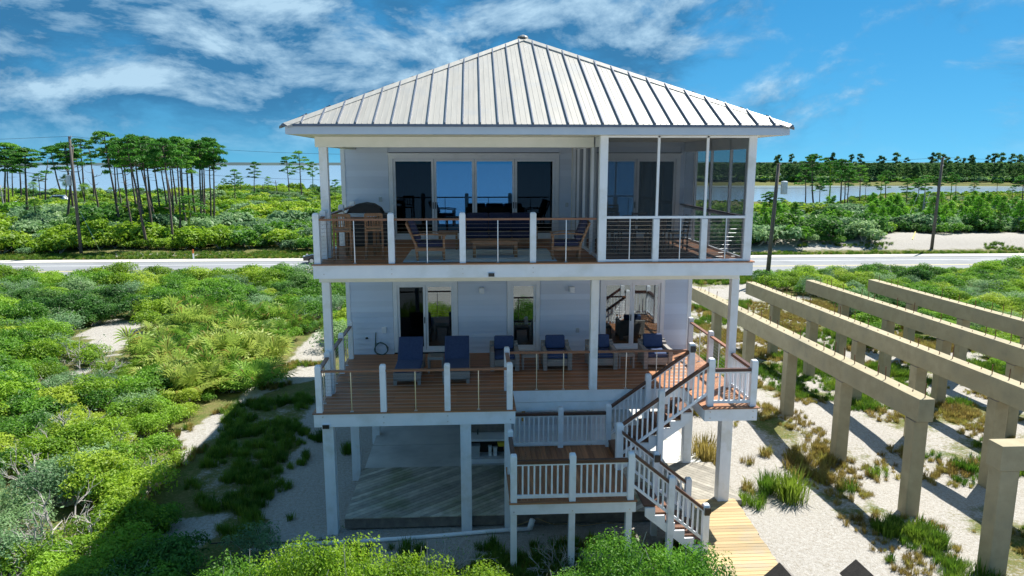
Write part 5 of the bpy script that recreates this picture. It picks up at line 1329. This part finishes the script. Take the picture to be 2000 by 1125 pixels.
for k in range(9000):          # verges of the road
    xx, yy = r_.uniform(-50, 66), r_.choice((r_.uniform(53.5, 56.8), r_.uniform(70.4, 75)))
    if yy > 71.6 and xx > 24 and (r_.random() < .3 or fbm(xx, yy, .22, 2) < .28): continue
    items.append((xx, yy, gz(xx, yy), r_.uniform(0, 6.28), r_.uniform(.5, .9), r_.choice((0, 1, 2)) if r_.random() < .94 else 4))
scatter('grass', items, GRASS + OATS, 'dune grass, green in the shade and dry on the sand')
for u, v, s_, lb in ((1375, 905, 1.7, 'golden bushy grass clump under the right of the house'), (632, 860, .9, 'green grass clump on the sand beside the left columns'), (1545, 975, 1.6, 'tall green grass clump on the sand near the boardwalk'), (1500, 960, 1.2, 'green grass clump where two beam shadows meet'), (680, 885, .8, 'grass clump behind the corner post')):
    p = PZ(u, v, 0); o = bpy.data.objects.new('grass_clump', tuft_mesh(int(u), 330, .62, 'grass_brown' if u == 1375 else 'grass_green', .34, .011)); link(o); o.location = (p.x, p.y, gz(p.x, p.y)); o.scale = (s_ * .8,) * 3; tag(o, lb, 'grass')

# --- scrub beyond the road
items = []; y = 75.5
while y < 236:
    st_ = 1.15 + .013 * (y - 70); x = -185.0
    while x < 215:
        xx = x + rng.uniform(-.45, .45) * st_; yy = y + rng.uniform(-.45, .45) * st_; x += st_
        if yy > shore(xx) - 2: continue
        u, v = PX((xx, yy, 0))
        if not (-60 < u < 2060) or (720 < u < 1350): continue
        if xx > 0 and yy < 80.5 + 5 * fbm(xx, yy, .09, 3) and u > 1712 + 30 * fbm(xx, yy, .2, 6): continue
        if -42 < xx < -20 and yy < 77.5: continue
        marsh = xx > 80 and yy > 140
        n1_ = fbm(xx, yy, .06, 4); pk = (2 if n1_ > .25 else (3 if n1_ < -.30 else rng.choice((0, 1, 4, 5, 2))))
        if xx > 0 and yy < 100: pk = rng.choice((3, 4, 4, 5, 0))
        sz = st_ * .30 * rng.uniform(.7, 1.2) if marsh else st_ * (rng.uniform(.6, 1.2) if rng.random() < .85 else rng.uniform(1.4, 2.0)) * (1 - (.84 if xx > 0 else .5) * sstep(100, 145, yy))
        items.append((xx, yy, gz(xx, yy) - .1, rng.uniform(0, 6.283), sz, pk))
    y += st_ * .9
scatter('scrub', items, FAR, 'green scrub spreading from the road to the bay')

# --- pines
PINES = [pine_meshes(200 + i, 13.0, .17, .27 + .03 * (i % 3), 2.5 + .25 * (i % 2), 15 + i) for i in range(5)]
LONE = [pine_meshes(220 + i, 10.0, .14, .45, 2.3, 13, per=60) for i in range(3)]
YOUNG = [young_meshes(240 + i) for i in range(3)]
PALMS = [palm_meshes(260 + i) for i in range(2)]
def tree(name, pair, base, top, h0, label, cat, group, wide=1.0):
    """a tree whose stem runs from base to top"""
    base = Vector(base); d = Vector(top) - base; k = d.length / h0
    t = thing(name, label, cat, base, group); t.rotation_mode = 'QUATERNION'
    t.rotation_quaternion = d.to_track_quat('Z', 'Y') @ Matrix.Rotation(rng.uniform(0, 6.283), 3, 'Z').to_quaternion(); t.scale = (k * wide, k * wide, k)
    for nm, me in zip(('trunk', 'crown'), pair): o = bpy.data.objects.new(nm, me); link(o, t)
    return t
def from_px(ub, vb, ut, vt, dy=0):
    p = PZ(ub, vb, .5); p.z = gz(p.x, p.y) - .1; return p, PY(ut, vt, p.y + dy)
STAND = [(237, 452, 202, 262), (228, 432, 216, 285), (262, 470, 228, 280), (288, 480, 246, 276), (285, 455, 262, 268), (301, 470, 272, 272), (305, 452, 283, 277), (318, 446, 298, 274), (338, 478, 312, 275), (340, 450, 325, 278), (352, 470, 338, 276),
         (360, 440, 350, 272), (372, 445, 360, 278), (384, 442, 374, 276), (392, 452, 385, 280), (398, 438, 392, 278), (412, 448, 405, 274), (419, 452, 417, 280), (330, 432, 306, 282), (250, 440, 236, 284), (272, 428, 255, 283), (295, 430, 290, 286), (350, 428, 333, 284), (380, 430, 368, 284),
         (311, 458, 268, 286), (402, 442, 398, 286), (365, 458, 356, 288), (345, 436, 318, 290), (240, 425, 226, 292)]
for i, q in enumerate(STAND):
    a, c = from_px(*q); tree('pine_tree', PINES[i % 5], a, c, 13.0, 'tall straight pine in the dense stand across the road', 'tree', 'pines of the dense stand', rng.uniform(.75, 1.0))
for q, lb in (((55, 440, 50, 292), 'broad-crowned pine with bare lower stem near the parked white roofs'), ((42, 392, 38, 290), 'flat-topped pine left of the broken forked snag'), ((8, 410, 4, 282), 'tall pine at the dark clump with many crowded stems'), ((18, 420, 14, 300), 'slim pine in the dark clump with many crowded stems'), ((25, 400, 22, 310), 'short pine in the dark clump with many crowded stems'),
              ((78, 400, 72, 340), 'small pine with thin crown near the fan palms'), ((122, 385, 100, 288), 'slanting pine with an open crown behind the leaning pole'), ((150, 450, 130, 282), 'pine directly behind the leaning pole'), ((143, 400, 128, 284), 'pine with a spreading crown right of the leaning pole'), ((165, 390, 156, 274), 'slender pine with a small high crown between the stands'), ((168, 400, 150, 300), 'low-crowned pine beside the bare snags')):
    a, c = from_px(*q); tree('pine_tree', PINES[len(lb) % 5], a, c, 13.0, lb, 'tree', 'pines left of the dense stand', rng.uniform(1.05, 1.3))
for q, lb in (((496, 388, 494, 318), 'lone short pine by the bay shore, left of two dead trees'), ((458, 405, 456, 333), 'stunted pine with drooping tiers by the bay'), ((470, 380, 470, 345), 'low bent pine by the bay beside the stunted one'), ((566, 386, 560, 308), 'pine by the bay with two crowns, near the house'), ((589, 388, 584, 298), 'tallest of the pines by the bay near the house'), ((611, 384, 608, 318), 'dark half-bare pine by the bay beside the house corner'), ((524, 384, 522, 346), 'little pine by the bay with sparse top'), ((655, 400, 655, 352), 'pine seen between the white column and the wall'), ((438, 372, 437, 350), 'small conical pine at the edge of the dense stand')):
    a, c = from_px(*q); tree('pine_tree', LONE[len(lb) % 3], a, c, 10.0, lb, 'tree', 'pines along the bay shore', 1.0)
# bare stems
for q, lb in (((128, 455, 138, 285), 'thin bare stem close behind the leaning pole'), ((184, 400, 172, 290), 'tall bare snag between the two pine groups'), ((196, 440, 180, 330), 'leaning bare snag left of the dense stand'), ((90, 410, 98, 312), 'broken forked snag with a curved arm'), ((12, 430, 0, 362), 'pale leaning dead trunk at the dark clump'), ((545, 388, 540, 352), 'bare dead tree by the bay shore'), ((512, 386, 512, 360), 'short dead trunk by the bay shore'), ((1795, 455, 1806, 370), 'broken leaning trunk behind the yellow guy guards')):
    a, c = from_px(*q); b = snag_mesh(len(lb) + 300, (c - a).length); me = b.mesh('dead_tree', 'bark_grey' if 'pale' in lb or 'broken l' in lb else 'bark', smooth=True)
    o = bpy.data.objects.new('dead_tree', me); link(o); o.location = a; o.rotation_mode = 'QUATERNION'; o.rotation_quaternion = (c - a).to_track_quat('Z', 'Y'); tag(o, lb, 'dead tree')
# fan palms
for q, lb in (((68, 452, 66, 400), 'bushy fan palm with dry skirt behind the front scrub'), ((50, 455, 48, 420), 'low fan palm half sunk in the scrub'), ((66, 395, 66, 362), 'dark fan palm under the pines near the shore'), ((132, 400, 130, 352), 'dark fan palm hidden behind the leaning pole'), ((165, 410, 164, 368), 'fan palm at the foot of the bare snags'), ((218, 400, 218, 372), 'fan palm at the left foot of the dense stand')):
    a, c = from_px(*q); tree('fan_palm', PALMS[len(lb) % 2], a, c, 4.5, lb, 'palm', 'fan palms under the pines', 1.0)
# low yellow-green pine crown in front of the stand
a, c = from_px(372, 470, 372, 385); tree('pine_tree', (LONE[0][0], LONE[1][1].copy()), a, c, 10, 'low yellow-green pine in front of the dense stand', 'tree', None, 1.5).children[1].data.materials[0] = M['leaf_yellow']
# right of the house
RT = [(1591, 412, 1590, 304, 'tall pine with a thin crown before the lagoon, clear of the others'), (1574, 405, 1574, 330, 'slim pine standing left of the tall thin-crowned one'), (1600, 412, 1601, 355, 'small leafy pine right of the tall thin-crowned one'), (1618, 420, 1620, 318, 'pine with twin stems before the lagoon'), (1640, 416, 1641, 314, 'straight dark-stemmed pine before the lagoon'), (1650, 404, 1652, 330, 'pine behind the straight dark-stemmed one'), (1655, 408, 1660, 335, 'curving pine before the lagoon with bare low limbs'),
      (1680, 390, 1680, 325, 'broad pine at the sandy point of the lagoon'), (1690, 388, 1693, 355, 'short pine at the sandy point of the lagoon'), (1716, 402, 1722, 345, 'pine with pale forked stem by the marsh'), (1732, 400, 1733, 335, 'tall slim pine by the marsh'), (1770, 410, 1776, 350, 'flat-crowned pine by the marsh'), (1792, 415, 1795, 350, 'wide pine by the marsh behind the broken trunk'), (1806, 412, 1812, 345, 'bare-limbed pine close to the roadside pole'), (1832, 400, 1833, 348, 'pine directly behind the roadside pole'),
      (1856, 388, 1858, 338, 'pine with rounded bright crown by the marsh'), (1867, 386, 1870, 342, 'thick-stemmed pine with rounded crown by the marsh'), (1900, 392, 1903, 355, 'small umbrella pine by the marsh'), (1948, 386, 1950, 350, 'round-topped pine on the marsh edge'), (1977, 388, 1980, 362, 'pale thin pine on the marsh edge'), (1994, 420, 1999, 345, 'dark bare-stemmed pine beyond the road bend'), (1522, 440, 1526, 388, 'double-stemmed pine behind the pale transformer'), (1508, 450, 1502, 376, 'bright pine right beside the house corner')]
for i, (ub, vb, ut, vt, lb) in enumerate(RT):
    a, c = from_px(ub, vb, ut, vt); tree('pine_tree', LONE[i % 3] if i % 2 else PINES[i % 5], a, c, 10.0 if i % 2 else 13.0, lb, 'tree', 'pines before the lagoon', 1.15)
r_ = random.Random(31)
YG = [(r_.uniform(1690, 2000), 405 + 58 * r_.random() ** .8) for k in range(84)] + [(1495, 470), (1512, 462), (1530, 455), (1548, 452), (1490, 440), (1612, 425), (1625, 430), (1740, 455), (1760, 452)]
for u, v in YG:
    p = PZ(u, v, .5); p.z = gz(p.x, p.y) - .1; tree('young_pine', YOUNG[r_.randrange(3)], p, p + Vector((r_.uniform(-.2, .2), 0, r_.uniform(2.6, 4.3))), 5.0, 'bright green young pine in the thicket before the lagoon', 'tree', 'young pines of the thicket', r_.uniform(1.0, 1.35))
# far wood across the lagoon: one mass, with single crowns standing out of it
FARP = [pine_meshes(280 + i, 9.0, .18, .72, 2.6, 9, 'far_leaf', .8, 26) for i in range(3)]
fm = []
for a, c in FARP:
    bm_ = bmesh.new(); bm_.from_mesh(c); me = bpy.data.meshes.new('far_tree'); bm_.to_mesh(me); bm_.free(); me.materials.append(M['far_leaf']); fm.append(me)
fm += [shrub_mesh(300 + i, 240, .20, 7, 1.0, (('leaf_green', 'leaf_grey')[i], 'twig'), twigs=0) for i in range(2)]
items = []
for k in range(3900):
    u_ = r_.uniform(1345, 2060); d = _ray(u_, 340); yy = far_bank(d.x / d.y * 335) + 5 + 230 * r_.random() ** 1.5; xx = d.x / d.y * yy
    if yy < far_bank(xx) + 3: continue
    near_ = sstep(110, 40, yy - far_bank(xx))
    pk = r_.randrange(3) if r_.random() > near_ * .85 else 3 + r_.randrange(2)
    items.append((xx, yy, gz(xx, yy) - .2, r_.uniform(0, 6.28), (r_.uniform(.75, 1.02) if pk < 3 else r_.uniform(1.6, 3.2)), pk))
scatter('far_wood', items, fm, 'dark green wood across the lagoon')
for i in range(30):
    u_ = [1578, 1590, 1625, 1662, 1678, 1750, 1770, 1830, 1850, 1868, 1882, 1895, 1928, 1940, 1952, 1975, 1990, 1998, 1545, 1520][i] if i < 20 else r_.uniform(1500, 2000)
    yy = r_.uniform(380, 430); d = _ray(u_, 330); xx = d.x / d.y * yy; p = Vector((xx, yy, 0)); top = PY(u_, r_.uniform(301, 313), yy)
    tree('far_pine', FARP[i % 3], p, Vector((xx, yy, top.z)), 9.0, 'pine standing above the wood across the lagoon', 'tree', 'skyline pines across the lagoon', .75)
# small things by the water
for u, v, lb in ((52, 394, 'low white parked vehicle roof seen over the scrub near the palms'), (114, 390, 'white car roof seen over the scrub behind the forked snag')):
    p = PZ(u, v + 6, 1.0); z0 = gz(p.x, p.y); t = thing('parked_vehicle', lb, 'car', (p.x, p.y, z0)); ORG[t.name] = Vector((0, 0, 0))
    b = MB(); b.hexa([(-2.1, -.85, .3), (2.1, -.85, .3), (2.1, .85, .3), (-2.1, .85, .3), (-2.05, -.8, 1.05), (2.05, -.8, 1.05), (2.05, .8, 1.05), (-2.05, .8, 1.05)]); b.hexa([(-1.5, -.78, 1.05), (1.7, -.78, 1.05), (1.7, .78, 1.05), (-1.5, .78, 1.05), (-.8, -.66, 1.75), (1.3, -.66, 1.75), (1.3, .66, 1.75), (-.8, .66, 1.75)]); b.build('body', 'white', t, bevel=.08)
    for sx in (-1.3, 1.3):
        for sy in (-.75, .75): b = MB(); b.tube([(sx, sy - .1, .33), (sx, sy + .1, .33)], .33, 12); b.build('wheel', 'tyre', t)
    b = MB(); b.box(-.7, 1.35, -.785, .785, 1.2, 1.55); b.build('window', 'glass_dark', t)
p = PZ(1553, 409, -1.5); t = thing('dock', 'small dark dock standing in the shallow lagoon', 'dock', (p.x, p.y, -1.5)); ORG[t.name] = Vector((0, 0, 0))
b = MB(); b.box(-1.6, 1.6, -.8, .8, .7, .95); b.build('deck', 'old_wood', t)
for sx in (-1.4, 1.4):
    for sy in (-.7, .7): b = MB(); b.box(sx - .1, sx + .1, sy - .1, sy + .1, -1.5, .69); b.build('pile', 'old_wood', t)
